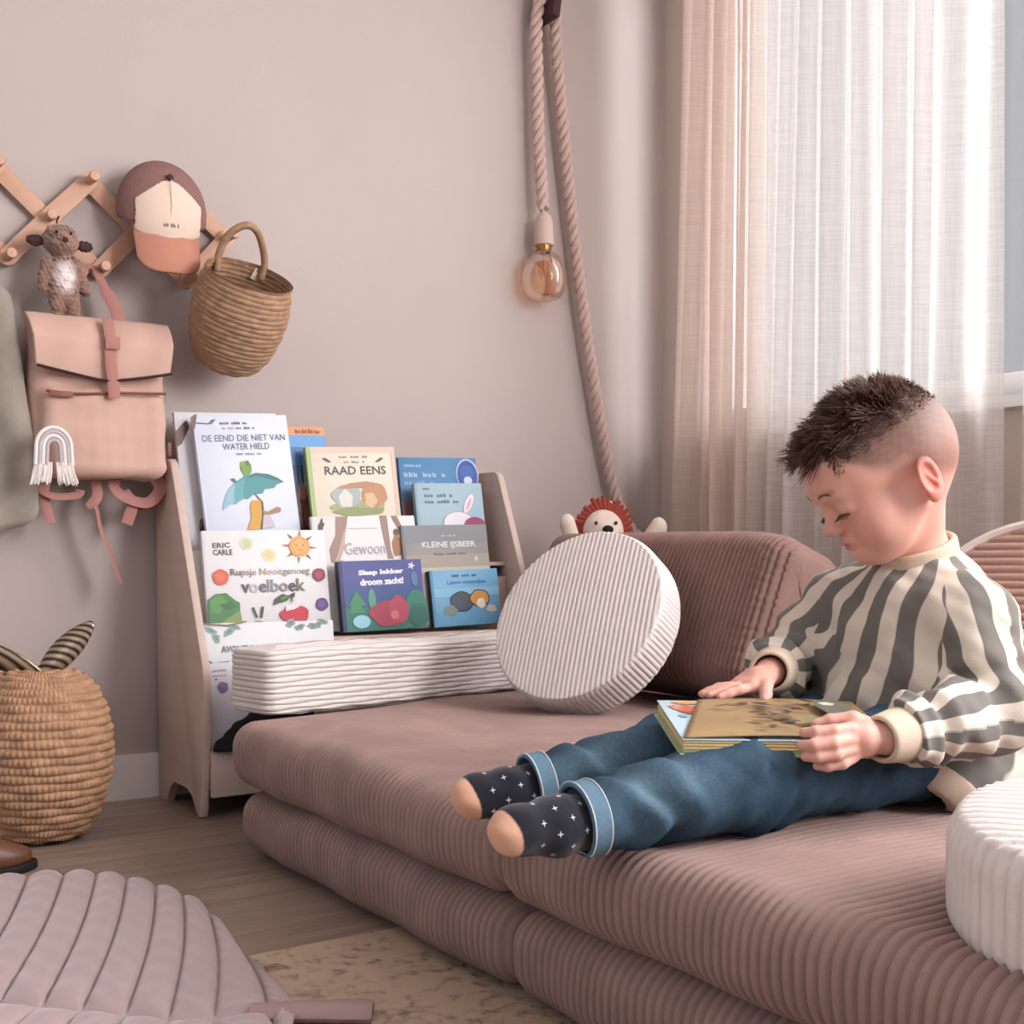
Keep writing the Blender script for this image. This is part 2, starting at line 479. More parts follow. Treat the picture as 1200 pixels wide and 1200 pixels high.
# ------------------------------------------------------------------ curtains
def linen(name, col, transp, trans):
    m = bpy.data.materials.new(name); m.use_nodes = True; nt = m.node_tree; N = nt.nodes.new; L = nt.links.new
    nt.nodes.remove(nt.nodes['Principled BSDF'])
    tc = N('ShaderNodeTexCoord')
    def nz(sc, det, scale):
        mp = N('ShaderNodeMapping'); mp.inputs['Scale'].default_value = sc; L(tc.outputs['UV'], mp.inputs['Vector'])
        n = N('ShaderNodeTexNoise'); n.inputs['Scale'].default_value = scale; n.inputs['Detail'].default_value = det; L(mp.outputs['Vector'], n.inputs['Vector']); return n
    v = nz((120, 3, 1), 5, 2.0); h = nz((8, 190, 1), 4, 1.0)
    ad = N('ShaderNodeMath'); ad.operation = 'ADD'; L(v.outputs['Fac'], ad.inputs[0]); L(h.outputs['Fac'], ad.inputs[1])
    mr = N('ShaderNodeMapRange'); mr.inputs['From Min'].default_value = .7; mr.inputs['From Max'].default_value = 1.35
    mr.inputs['To Min'].default_value = transp * .62; mr.inputs['To Max'].default_value = transp * 1.45; L(ad.outputs[0], mr.inputs['Value'])
    df = N('ShaderNodeBsdfDiffuse'); df.inputs['Color'].default_value = rgb(col)
    tl = N('ShaderNodeBsdfTranslucent'); tl.inputs['Color'].default_value = rgb(col)
    m1 = N('ShaderNodeMixShader'); m1.inputs['Fac'].default_value = trans; L(df.outputs[0], m1.inputs[1]); L(tl.outputs[0], m1.inputs[2])
    tp = N('ShaderNodeBsdfTransparent')
    m2 = N('ShaderNodeMixShader'); L(mr.outputs['Result'], m2.inputs['Fac']); L(m1.outputs[0], m2.inputs[1]); L(tp.outputs[0], m2.inputs[2])
    L(m2.outputs[0], nt.nodes['Material Output'].inputs['Surface'])
    bp = N('ShaderNodeBump'); bp.inputs['Strength'].default_value = .3; bp.inputs['Distance'].default_value = .002; L(ad.outputs[0], bp.inputs['Height'])
    L(bp.outputs['Normal'], df.inputs['Normal'])
    return m
M_sheer = linen('sheer_linen', '#f6f0ec', .27, .6)
M_lined = linen('pink_linen', '#f0e0d7', .20, .6)

def curtain(name, label, ytop0, ytop1, ybot0, ybot1, folds, m, seed, xo=-.075, amp=.03, z0=.03, z1=2.6):
    """folds: list of (position 0..1, width, height) pleats"""
    nu, nv = 420, 70
    u = np.linspace(0, 1, nu); v = np.linspace(0, 1, nv)
    U, Vv = np.meshgrid(u, v, indexing='ij')
    y0 = ytop0 + (ybot0 - ytop0) * Vv; y1 = ytop1 + (ybot1 - ytop1) * Vv
    r = np.random.RandomState(seed)
    X = np.zeros_like(U); Sh = np.zeros_like(U)
    for (p, wd, hh) in folds:
        q = (U - p - .012 * np.sin(3 * Vv + p * 9)) / wd
        X -= hh * np.exp(-q ** 2) * (1 + .15 * np.sin(4 * Vv + p * 20))
        Sh += -.35 * wd * np.exp(-(q + .6) ** 2) * np.sign(hh)
    X += .006 * np.sin(U * 60 + Vv * 2) * (1 - .4 * Vv)
    Y = y0 + (y1 - y0) * (U + Sh * .5)
    Z = z1 + (z0 - z1) * Vv
    V = np.stack([xo + X, Y, Z], -1).reshape(-1, 3)
    o = mesh_obj(name, V, grid_faces(nu, nv), m)
    uv = o.data.uv_layers.new(name='UVMap')
    vi = np.empty(len(o.data.loops), np.int32); o.data.loops.foreach_get('vertex_index', vi)
    W = abs(ytop1 - ytop0) * 1.6
    co = np.stack([U.ravel() * W, Vv.ravel() * 2.57], 1)[vi]
    uv.data.foreach_set('uv', co.astype(np.float32).ravel())
    return tag(o, label, 'curtain', None)
curtain('curtain', 'pinkish linen curtain gathered in narrow folds at the corner end of the window', -.222, -.50, -.13, -.52,
        [(.10, .05, .05), (.30, .05, -.02), (.42, .035, .045), (.60, .04, .06), (.74, .025, .03), (.86, .035, .05), (.98, .03, -.01)], M_lined, 1, xo=-.08)
curtain('curtain', 'sheer off-white linen curtain hanging in broad folds behind the boy', -.46, -1.232, -.44, -1.262,
        [(.05, .025, .05), (.14, .022, .045), (.25, .03, .055), (.36, .028, .045), (.47, .022, .05), (.60, .03, .05), (.70, .022, .045), (.80, .04, .05), (.97, .04, .04)], M_sheer, 2, xo=-.065)
curtain('curtain', 'off-white linen curtain at the right edge beyond the bright gap', -1.29, -2.55, -1.285, -2.6,
        [(.04, .03, .03), (.2, .05, .04), (.35, .05, .03), (.5, .05, .04), (.7, .05, .04), (.9, .05, .04)], M_sheer, 3, xo=-.065)
curtain_rail = B().tube([(-.075, -.16, 2.615), (-.075, -2.65, 2.615)], .012, 12).build('curtain_rail', M_frame)
tag(curtain_rail, 'white curtain rail above the window', 'curtain rail')

# ------------------------------------------------------------------ sofa: mattresses and cushions
M_mauve = mat('mauve_corduroy', '#987c75', rough=.8, sheen=.12, noise=.16, nscale=13, bump=.35, bscale=700)
M_mauve_d = mat('mauve_corduroy_back', '#86675f', rough=.8, sheen=.1, noise=.10, nscale=22, bump=.35, bscale=700)
M_white = mat('offwhite_corduroy', '#dbd1cc', rough=.8, sheen=.3, noise=.05, nscale=22, bump=.3, bscale=700)
M_beige = mat('beige_corduroy', '#b39386', rough=.8, sheen=.3, noise=.08, nscale=22, bump=.3, bscale=700)

PIT = .0145
def mattress(name, label, z, H, x0, depth, segs, skew0, seed):
    t = thing(name, label, 'mattress', (x0, segs[0][0], z))
    r = np.random.RandomState(seed)
    for (y1, y0) in segs:      # y1 far end, y0 near end
        L = y1 - y0
        def warp(V, L=L, y0=y0, y1=y1):
            V = V.copy(); u = V[:, 0] / depth; s_ = V[:, 1] / L; h = V[:, 2] / H
            # soft crown and slight slump of the front face
            V[:, 2] += .006 * np.sin(np.pi * np.clip(s_, 0, 1)) * (h - .2) - .004 * vnoise(np.stack([V[:, 0], V[:, 1] + y0, 0 * u], 1), 9, seed) * h
            V[:, 0] -= .012 * np.sin(np.pi * np.clip(h, 0, 1)) * np.exp(-u * 12) * (1 - .3 * s_)
            V[:, 0] += .0035 * np.sin(V[:, 1] * 23 + h * 2) * np.exp(-u * 10)
            if skew0 and y1 == segs[0][0]:
                V[:, 1] += skew0 * V[:, 0] * np.clip(s_, 0, 1)
            return V
        M = Matrix.Translation((0, y0 - segs[0][0], 0))
        cord_loop('mattress_section', L, depth, H, .042, PIT, .0095, M_mauve, t, M, warp=warp, nl=150)
    return t
mattress('mattress', 'upper mauve corduroy mattress the boy sits on', .131, .125, -1.632, 1.36, [(-.632, -1.588), (-1.588, -2.53)], .27, 3)
mattress('mattress', 'lower mauve corduroy mattress lying on the floor and rug', .0065, .122, -1.622, 1.34, [(-.655, -1.60), (-1.60, -2.53)], .27, 8)

ZT = .256
# back cushion, leaning 22 degrees
lean = R(22)
bc = thing('back_cushion', 'large mauve corduroy back cushion standing behind the round cream cushion', 'cushion', (-.80, -1.195, ZT + .066), (0, lean, 0))
def warp_bc(V):
    V = V.copy(); s_ = V[:, 1] / .87; h = V[:, 2] / .375
    V[:, 0] -= .02 * np.sin(np.pi * np.clip(h, 0, 1)) * np.sin(np.pi * np.clip(s_, 0, 1)) * np.clip(1 - V[:, 0] / .1, 0, 1)
    V[:, 2] -= .02 * (1 - np.clip(s_ * 5, 0, 1)) ** 2 * np.clip(h * 2 - .6, 0, 1)
    e = np.clip(1 - s_ * 7, 0, 1)     # gathered cloth at the near end
    V[:, 0] += e * .003 * np.sin(V[:, 2] * 420); V[:, 1] += e * .02 * (1 - e) + .0 * V[:, 2]
    return V
cord_loop('cushion_cover', .85, .20, .350, .05, .0135, .0085, M_mauve_d, bc, Matrix.Translation((0, 0, -.0)), warp=warp_bc, nl=110)

# bolster: ribs run along its length, stacked in height
def bolster():
    Lb, W, H = .84, .155, .133
    o = thing('bolster', 'long cream corduroy bolster lying in front of the books', 'cushion', (-1.548, -.622, ZT + .001), (0, 0, R(11.3)))
    nr_ = 12; nz = nr_ * 8; zs = np.linspace(0, H, nz + 1); pz = H / nr_; r = .028
    k = 10; nxl, nyl = 60, 16
    pts = []
    def arc(cx, cy, a0):
        return [(cx + r * math.cos(R(a0 + 90 * j / k)), cy + r * math.sin(R(a0 + 90 * j / k)), math.cos(R(a0 + 90 * j / k)), math.sin(R(a0 + 90 * j / k))) for j in range(k + 1)]
    def ln(p, q, nx, ny, c): return [(p[0] + (q[0] - p[0]) * j / c, p[1] + (q[1] - p[1]) * j / c, nx, ny) for j in range(1, c)]
    pts += arc(Lb - r, r, -90) + ln((Lb, r), (Lb, W - r), 1, 0, nyl) + arc(Lb - r, W - r, 0) + ln((Lb - r, W), (r, W), 0, 1, nxl)
    pts += arc(r, W - r, 90) + ln((0, W - r), (0, r), -1, 0, nyl) + arc(r, r, 180) + ln((r, 0), (Lb - r, 0), 0, -1, nxl)
    lp = np.array(pts); n = len(lp); rings = []
    er = .016
    for z in zs:
        ins = 0
        for q in (z, H - z):
            if q < er: ins = er - math.sqrt(max(er * er - (er - q) ** 2, 0))
        d = .0055 * ribf(np.array([z]), pz)[0] - ins
        rings.append(np.stack([lp[:, 0] + lp[:, 2] * d, lp[:, 1] + lp[:, 3] * d, np.full(n, z)], 1))
    top = []
    for j, q in enumerate(np.arange(er + .0012, W / 2 - .003, .0014)):
        zz = H + .0022 * ribf(np.array([q - er]), .011)[0] + .004 * min(1, (q - er) / .05)
        c = np.clip(lp[:, :2], [q, q], [Lb - q, W - q])
        a = rings[-1]
        top.append(np.stack([c[:, 0], c[:, 1], np.full(n, zz)], 1))
    bot = [np.stack([Lb / 2 + (lp[:, 0] - Lb / 2) * s_, W / 2 + (lp[:, 1] - W / 2) * s_, np.full(n, 0)], 1) for s_ in (0.01, .5, .85)]
    V = np.concatenate(bot + rings + top)
    nu = len(bot) + len(rings) + len(top)
    V[:, 2] += .003 * np.sin(V[:, 0] * 9) * V[:, 2] / H + .0012 * np.sin(V[:, 0] * 60 + V[:, 2] * 300)
    V[:, 1] += .003 * np.sin(V[:, 0] * 14)
    mesh_obj('cushion_cover', V, grid_faces(nu, n, False, True)[:, ::-1], M_white, o)
bolster()

def place_z(o, loc, nrm, upv):
    z = Vector(nrm).normalized(); y = Vector(upv); y = (y - z * y.dot(z)).normalized(); x = y.cross(z)
    o.matrix_world = Matrix.Translation(loc) @ Matrix((x, y, z)).transposed().to_4x4()
t = thing('round_cushion', 'round cream corduroy cushion leaning on the mauve back cushion', 'cushion')
cord_disc('cushion_cover', .200, .088, .016, .0112, .0048, M_white, t, ang=R(16))
place_z(t, (-.955, -.885, .441), (-.80, -.27, .50), (0.04, -.12, 1))
t = thing('round_cushion', 'round beige corduroy cushion with cream piping standing behind the boy', 'cushion')
cord_disc('cushion_cover', .205, .10, .02, .0125, .006, M_beige, t, ang=R(90))
tor = []
for k in range(160):
    a = 2 * math.pi * k / 160; tor.append((.195 * math.cos(a), .195 * math.sin(a), .046))
B().tube(tor + tor[:1], .008, 8).build('piping', M_white, t)
place_z(t, (-.854, -1.868, .437), (-.86, -.30, .38), (0, 0, 1))
t = thing('round_cushion', 'thick cream corduroy disc cushion lying flat on the mattress beside the boy', 'cushion')
cord_disc('cushion_cover', .200, .118, .028, .0165, .008, M_white, t, ang=R(25))
place_z(t, (-1.408, -2.368, ZT + .045), (-.06, -.03, 1), (0, 1, 0))
# ------------------------------------------------------------------ bookshelf
M_birch = mat('birch_ply', '#c2ab9f', rough=.6, noise=.07, nscale=3, stretch=(1, 1, 14), bump=.05)
M_ply = mat('ply_edge', '#a88374', rough=.65, noise=.25, nscale=30)
M_dark = mat('black_cloth', '#17131a', rough=.9)
sh = thing('bookshelf', 'pale birch front-facing bookshelf with slanted sides against the wall', 'bookshelf', (-1.13, -.17, 0))
def side_panel(x):
    pts = [(-.05, .80), (-.125, .80), (-.142, .79), (-.15, .772), (-.335, .34), (-.343, .30), (-.343, .19), (-.328, .115), (-.318, .02), (-.312, .004), (-.296, 0), (-.286, .012), (-.262, .045), (-.225, .058), (-.14, .058), (-.105, .04), (-.085, .0), (-.03, 0), (-.025, .01), (-.025, .78), (-.03, .795)]
    M = Matrix(((0, 0, 1, x + 1.13), (1, 0, 0, .17), (0, 1, 0, 0), (0, 0, 0, 1)))
    return B().prism(pts, M, .018, .003)
side_panel(-1.583).build('side_panel', M_birch, sh)
side_panel(-.694).build('side_panel', M_birch, sh)
def bx(lo, hi, bev=.0015):
    return B().box([(a + b) / 2 - c for a, b, c in zip(lo, hi, (-1.13, -.17, 0))], [b - a for a, b in zip(lo, hi)], bev)
bx((-1.565, -.036, .06), (-.694, -.027, .74)).build('back_board', M_birch, sh)
for z, ya, yb in ((.558, -.176, -.037), (.385, -.264, -.185), (.218, -.302, -.24), (.124, -.334, -.06)):
    bx((-1.565, ya, z - .010), (-.694, yb, z)).build('shelf', M_birch, sh)
bx((-1.565, -.338, .048), (-.694, -.324, .150), .003).build('front_board', M_birch, sh)
for z, y in ((.39, -.183), (.22, -.238)):
    bx((-1.565, y, z - .01), (-.694, y + .005, z + .13)).build('divider', M_birch, sh)

# ------------------------------------------------------------------ books with printed covers
PM = {}
def pm(h):
    if h not in PM: c_ = rgb(h); PM[h] = mat('print_' + h.strip('#'), (c_[0] * .80, c_[1] * .79, c_[2] * .79, 1), rough=.45, spec=.4)
    return PM[h]
M_pages = mat('page_block', '#e6e0d6', rough=.8)
def text_polys(txt, size=1, bold=0.0):
    cu = bpy.data.curves.new('txt', 'FONT'); cu.body = txt; cu.size = size; cu.offset = bold; cu.resolution_u = 2
    o = bpy.data.objects.new('txt', cu); C.objects.link(o)
    dg = bpy.context.evaluated_depsgraph_get()
    me = bpy.data.meshes.new_from_object(o.evaluated_get(dg))
    V = np.array([v.co[:] for v in me.vertices]) if len(me.vertices) else np.zeros((1, 3))
    Fc = [tuple(p.vertices) for p in me.polygons]
    bpy.data.objects.remove(o); bpy.data.meshes.remove(me); bpy.data.curves.remove(cu)
    return V, Fc
class Art:
    def __init__(s, o, sx, sz): s.o = o; s.sx = sx; s.sz = sz; s.V = []; s.F = []; s.M = []; s.mats = []; s.lay = 0; s.clip = None
    def mi(s, h):
        m = pm(h)
        if m not in s.mats: s.mats.append(m)
        return s.mats.index(m)
    def _pt(s, x, y): return ((x - s.o[0]) * s.sx, -.0004 - s.lay * .00012, -(y - s.o[1]) * s.sz)
    def poly(s, pts, h):
        s.lay += 1; n = len(s.V)
        s.V += [s._pt(*p) for p in pts]
        a = sum(pts[i][0] * pts[(i + 1) % len(pts)][1] - pts[(i + 1) % len(pts)][0] * pts[i][1] for i in range(len(pts)))
        idx = list(range(n, n + len(pts)))
        s.F.append(tuple(idx if a < 0 else idx[::-1])); s.M.append(s.mi(h)); return s
    def disc(s, x, y, rx, ry, h, wob=0, n=28, rot=0):
        c, q = math.cos(rot), math.sin(rot)
        P = []
        for k in range(n):
            a = 2 * math.pi * k / n; f = 1 + wob * math.sin(5 * a + x) + wob * .6 * math.sin(3 * a + y)
            u, v = rx * math.cos(a) * f, ry * math.sin(a) * f
            P.append((x + u * c - v * q, y + u * q + v * c))
        return s.poly(P, h)
    def rect(s, x0, y0, x1, y1, h): return s.poly([(x0, y0), (x1, y0), (x1, y1), (x0, y1)], h)
    def scribble(s, x0, x1, y0, y1, h, n):
        """a line of print too small to read in the photo: short uneven strokes"""
        r = random.Random(int(x0 * 31 + y0 * 7)); w_ = (x1 - x0) / n
        for k in range(n):
            if n > 6 and k in (n // 3, 2 * n // 3 + 1): continue
            a = x0 + k * w_; t = y0 + r.uniform(0, .35) * (y1 - y0)
            s.poly([(a, t), (a + w_ * .25, t), (a + w_ * .25, y1), (a, y1)], h)
            s.lay -= 1
            s.poly([(a + w_ * .25, (t + y1) / 2 - .3), (a + w_ * .7, t + r.uniform(0, 1)), (a + w_ * .75, y1 - r.uniform(0, 1)), (a + w_ * .5, y1)], h)
            s.lay -= 1
        s.lay += 1
        return s
    def text(s, txt, x0, x1, y0, y1, h, bold=0.0, slant=0, cols=None):
        """fit txt into the box x0..x1 wide, y0 (top) .. y1 (bottom)"""
        V, Fc = text_polys(txt, 1, bold)
        lo, hi = V.min(0), V.max(0)
        s.lay += 1; n = len(s.V)
        for v in V:
            u = (v[0] - lo[0]) / max(hi[0] - lo[0], 1e-6); q = (v[1] - lo[1]) / max(hi[1] - lo[1], 1e-6)
            s.V.append(s._pt(x0 + (x1 - x0) * u, y1 + (y0 - y1) * q + slant * u))
        cx = [np.mean([V[i][0] for i in f]) for f in Fc]
        for f, c in zip(Fc, cx):
            s.F.append(tuple(i + n for i in f))
            hh = h
            if cols: hh = cols[min(len(cols) - 1, int((c - lo[0]) / (hi[0] - lo[0] + 1e-6) * len(cols)))]
            s.M.append(s.mi(hh))
        return s
    def build(s, name, parent):
        o = mesh_obj(name, s.V, s.F, s.mats, parent, smooth=False)
        o.data.polygons.foreach_set('material_index', np.array(s.M, np.int32)); return o

def book(label, loc, w_, h_, roll, ln, wpx, sz, o, cover, thick=.012, spine=None):
    t = thing('book', label, 'book', loc, (-R(ln), -R(roll), 0), 'picture books on the bookshelf')
    b = B(); b.box((w_ / 2, .0011, -h_ / 2), (w_, .0022, h_), .0006); b.box((w_ / 2, thick - .0011, -h_ / 2), (w_, .0022, h_), .0006)
    b.build('cover', pm(cover), t)
    B().box((w_ / 2 + .002, thick / 2, -h_ / 2), (w_ - .008, thick - .0045, h_ - .006), .0004).build('pages', M_pages, t)
    B().box((.0015, thick / 2, -h_ / 2), (.003, thick, h_), .001).build('spine', pm(spine or cover), t)
    return t, Art(o, w_ / wpx, sz)

# back row
t, a = book('tall white picture book with tree trunk, leftmost, mostly behind the umbrella book', (-1.5537, -.078, .9129), .2535, .345, 2.6, 8, 119, .002063, (203, 483), '#e4e4ea')
a.rect(203, 483, 206, 640, '#cfcfd6'); a.poly([(203, 505), (216, 492), (219, 500), (208, 520), (203, 523)], '#6d5148')
a.poly([(222, 488), (226, 488), (231, 560), (236, 640), (228, 640), (227, 570)], '#8c6f66'); a.disc(223, 617, 5, 12, '#8a8580'); a.rect(219, 631, 232, 647, '#b48a3c'); a.poly([(218, 620), (228, 604), (231, 647), (226, 647)], '#5d4540')
a.build('cover_picture', t)
t, a = book('picture book with orange top and blue reeds, between the umbrella book and RAAD EENS', (-1.30, -.082, .8934), .1265, .325, 1.8, 8, 56, .002137, (325, 500), '#3d6f9c')
a.rect(325, 500, 381, 510, '#e0975a'); a.rect(325, 510, 381, 524, '#5f9fd6'); a.rect(325, 524, 381, 545, '#3f78a8'); a.rect(325, 545, 381, 575, '#2b4d6e'); a.rect(325, 575, 381, 600, '#6e4a48'); a.rect(325, 600, 381, 640, '#4a2a26')
for k, x in enumerate((342, 346, 351, 355, 359, 364)): a.poly([(x, 580), (x + 1, 520 + k % 3 * 5), (x + 2.4, 580)], ('#2c4257', '#7fb0c9', '#c9d3cf')[k % 3])
a.scribble(346, 377, 502.5, 508, '#8a5234', 4); a.disc(348, 576, 5, 10, '#a5746a'); a.disc(353, 606, 6, 14, '#8c5a50')
a.build('cover_picture', t)
t, a = book('blue picture book with a round dark-blue shape in its top right corner', (-.9664, -.085, .8302), .2373, .262, 1.7, 8, 91, .002283, (466, 536), '#4682b4')
a.rect(466, 585, 500, 640, '#93736f'); a.rect(466, 572, 500, 586, '#5d7fa0')
a.scribble(472, 492, 543, 547, '#a9cbe6', 6); a.scribble(471, 520, 552, 559, '#a9cbe6', 9); a.scribble(471, 505, 562, 568, '#86b2d8', 7)
a.disc(545, 556, 13.5, 19, '#b8cbe6'); a.disc(545, 557, 12, 18, '#20499a'); a.disc(545, 553, 8, 8, '#2d5fb4'); a.disc(545, 563, 5, 5, '#cdd8ea')
a.build('cover_picture', t)
t, a = book('large white picture book DE EEND DIE NIET VAN WATER HIELD with a teal umbrella', (-1.5221, -.115, .9025), .2338, .338, 3.8, 8, 110, .002054, (227, 487), '#dfe4f2', .014)
a.rect(227, 487, 230, 650, '#cdd5e6'); a.poly([(227, 487), (231.5, 484.5), (232, 487), (228.5, 500), (227, 504)], '#6d5148')
a.poly([(230, 494.5), (244, 495.5), (248, 491.5), (253, 491), (248, 496.5), (244, 497), (230, 496)], '#58606a')
a.scribble(257, 289, 494, 497.5, '#4c4c58', 12); a.scribble(259, 277, 500, 503, '#b08a90', 8); a.scribble(277, 297, 500, 503.2, '#4c4c58', 8)
a.text('DE EEND DIE NIET VAN', 235, 332, 509.5, 517, '#5f7186', .004, slant=0); a.text('WATER HIELD', 257, 312, 519.5, 527, '#5f7186', .004); a.scribble(272, 302, 530.5, 533.5, '#8893a4', 11)
P6 = lambda *q: [(200 + x / 6, 470 + y / 6) for x, y in q]
a.poly(P6((290, 760), (300, 700), (340, 620), (395, 570), (470, 525), (550, 508), (640, 520), (700, 548), (745, 580), (690, 595), (670, 618), (600, 625), (580, 655), (520, 655), (470, 690), (440, 685), (380, 720), (345, 715)), '#3f9297')
a.poly(P6((290, 760), (300, 700), (340, 620), (400, 575), (380, 650), (375, 720), (345, 715)), '#8fb9cf'); a.poly(P6((400, 575), (470, 545), (450, 620), (440, 685), (380, 720), (382, 650)), '#58a3a8')
a.poly(P6((550, 508), (640, 520), (700, 548), (745, 580), (660, 560), (560, 530), (470, 545)), '#2d7074'); a.poly(P6((365, 545), (395, 540), (410, 570), (385, 565)), '#3c6a64')
a.disc(281, 549, 6.5, 8.5, '#6f9a30', .05); a.disc(277.5, 544, 2.4, 3.2, '#7cab38'); a.disc(283, 543, 2.4, 3.2, '#557f24')
a.poly(P6((522, 655), (530, 655), (575, 715), (565, 720)), '#6b4a3c')
a.poly(P6((500, 700), (555, 700), (572, 760), (552, 900), (440, 905), (480, 820), (480, 740)), '#d6a01e'); a.poly(P6((560, 720), (575, 715), (572, 800), (545, 905), (530, 905), (556, 800)), '#5a4420')
a.poly(P6((560, 770), (600, 785), (670, 752), (697, 765), (690, 792), (610, 805), (570, 800)), '#a87a58'); a.poly(P6((565, 810), (615, 815), (640, 895), (548, 900)), '#c9bfc9')
a.build('cover_picture', t)
t, a = book('cream picture book with brown and grey mounds on grass, RAAD EENS', (-1.2448, -.128, .8421), .2433, .278, 2.5, 8, 103.5, .00216, (359, 523.5), '#e9dcc8', .014, '#a5bb78')
a.rect(359, 523.5, 364, 652, '#a5bb78'); a.rect(364, 523.5, 462.5, 530, '#e2c4b0'); a.rect(458, 530, 462.5, 652, '#e2c4b0')
a.text('RAAD EENS', 378, 450, 546, 556, '#3d3a3c', .016); a.scribble(396, 430, 533.5, 536.5, '#7f7a78', 10); a.scribble(401, 426, 539.5, 542.5, '#8d8886', 8)
a.poly([(376, 537), (380, 536), (387, 541), (383, 541.5)], '#4a4a48'); a.poly([(449, 537), (445, 536), (438, 541), (442, 541.5)], '#4a4a48')
a.disc(413, 594, 32, 9, '#a3a979', .05); a.disc(400, 581, 17, 13, '#a8b2b0', .06); a.disc(399, 584, 8, 10, '#ddd9d0', .1); a.disc(433, 580, 15, 15, '#c08a5c', .05); a.disc(428, 586, 7, 9, '#dcb591', .1)
a.poly([(388, 572), (405, 566), (425, 564), (440, 567), (430, 571), (408, 572)], '#b5855c'); a.disc(413, 599, 30, 5, '#8d9a5e', .1)
a.build('cover_picture', t)
t, a = book('small pale-blue board book with a white ear shape and a magenta dome', (-.9509, -.142, .7616), .2043, .194, 1.6, 8, 79.1, .00226, (486.5, 566), '#a3bfca', .014)
a.rect(486.5, 566, 489, 650, '#86a8b8'); a.scribble(496, 504, 571, 574, '#51687a', 4); a.scribble(497, 530, 578, 582.5, '#51687a', 9); a.scribble(497, 537, 585, 589.5, '#51687a', 11)
a.disc(548, 590, 5, 13, '#b3a7b0', 0, rot=.45); a.disc(548, 590, 4.3, 12, '#e8e2ea', 0, rot=.45); a.disc(548, 591, 2, 8, '#d9b3bd', 0, rot=.45)
a.disc(534, 612, 18, 13, '#b3a7b0'); a.disc(534, 612.5, 17.2, 12.5, '#e8e2ea'); a.disc(553, 616, 13, 10, '#96305a')
a.build('cover_picture', t)
# middle row
t, a = book('white book at the left edge of the middle row, hidden behind the VOELBOEK book', (-1.562, -.181, .5884), .2649, .196, 2.5, 8, 127, .002019, (218, 646), '#e6e4e2')
a.rect(218, 646, 221, 745, '#cfc9c4'); a.build('cover_picture', t)
t, a = book('white picture book with brown tree trunks, Gewoon, under the cream RAAD EENS book', (-1.2575, -.186, .6706), .2829, .28, 1.4, 8, 121, .002136, (365, 605.5), '#e8e4e2')
Q = lambda *q: [(350 + x / 4.8, 500 + y / 4.8) for x, y in q]
a.rect(365, 605.5, 367.5, 738, '#d5cfca')
a.poly(Q((205, 508), (272, 508), (250, 610), (215, 680), (180, 760), (160, 760), (155, 690), (195, 610)), '#a07f72'); a.poly(Q((240, 600), (256, 560), (240, 680), (190, 790), (175, 790), (205, 700)), '#c4a698')
a.poly(Q((450, 505), (492, 505), (500, 700), (512, 750), (478, 750), (464, 640)), '#a07f72'); a.poly(Q((515, 508), (548, 505), (572, 560), (590, 570), (600, 640), (570, 620), (545, 570)), '#97705f')
a.disc(462, 641, 6, 13, '#a8744a', .08); a.disc(462, 625, 3.5, 4, '#6b4a38')
a.disc(375, 617, 3, 8, '#4c3b3e', .2, rot=.3); a.rect(406, 619.5, 440, 620.1, '#b7b0b6')
a.text('Gewoon', 400, 447, 636, 650, '#b4adb8', 0)
a.rect(388, 656, 397, 738, '#b5a094'); a.poly([(392, 731), (397, 726), (401, 728), (400, 738), (391, 738)], '#2a2224')
a.build('cover_picture', t)
t, a = book('grey landscape picture book, KLEINE IJSBEER, under the pale-blue ear book', (-1.0196, -.198, .6511), .2524, .26, 1.3, 8, 100, .002214, (471, 616), '#8f8d8c')
a.rect(471, 616, 474, 700, '#77787a'); a.rect(474, 616, 571, 636, '#86878a'); a.rect(474, 650, 571, 665, '#a79c90'); a.rect(474, 665, 571, 730, '#bfb6a6')
a.text('KLEINE IJSBEER', 493, 556, 635, 644, '#e4e4e2', .02); a.scribble(516, 533, 627, 629.5, '#d0d0d0', 7); a.scribble(506, 544, 648, 651, '#5c5a5a', 13); a.disc(555, 656, 2, 3, '#cdc7bb')
a.build('cover_picture', t)
t, a = book('wide white picture book with sun, cabbage and red apple, voelboek', (-1.5367, -.208, .6347), .3032, .2385, .8, 8, 144, .002019, (237, 622), '#e9e6e6', .014)
K = lambda *q: [(220 + x / 6, 600 + y / 6) for x, y in q]
a.rect(237, 622, 239.5, 740, '#d2cdd2')
a.text('ERIC', 248, 268, 636, 642, '#3a3034', .03, slant=-.5); a.text('CARLE', 248, 270, 643.5, 650, '#3a3034', .03)
a.disc(286.7, 637, 7.5, 7.5, '#cfd8b4', .04); a.disc(286.7, 637, 4.5, 4.5, '#bccb96', .1); a.disc(312, 651, 8, 8, '#ecdcae', .04); a.disc(312, 651, 5, 5, '#e5cf95', .1)
for k in range(8):
    an = k * math.pi / 4 + .1; c_, s_ = math.cos(an), math.sin(an)
    a.poly([(349 + 13 * c_ - 1.6 * s_, 641.5 + 13 * s_ + 1.6 * c_), (349 + 13 * c_ + 1.6 * s_, 641.5 + 13 * s_ - 1.6 * c_), (349 + 22 * c_, 641.5 + 20 * s_)], ('#c26a4a', '#8f5f50')[k % 2])
a.disc(349, 641.5, 12.5, 12, '#e89b45', .02); a.disc(349, 641.5, 9, 8.5, '#efb062', .05); a.disc(345, 640, 1.4, 1.4, '#c8623a'); a.disc(353.5, 640, 1.4, 1.4, '#c8623a'); a.rect(345.5, 645, 353, 646.2, '#c8623a')
a.text('Rupsje Nooitgenoeg', 266, 359, 666, 676, '#9a8f90', .006, cols=['#6b4a52', '#8d7d80', '#a59a94', '#c7a98f', '#c9b0a0', '#9aa094', '#b9b0b4', '#8b8d7d'])
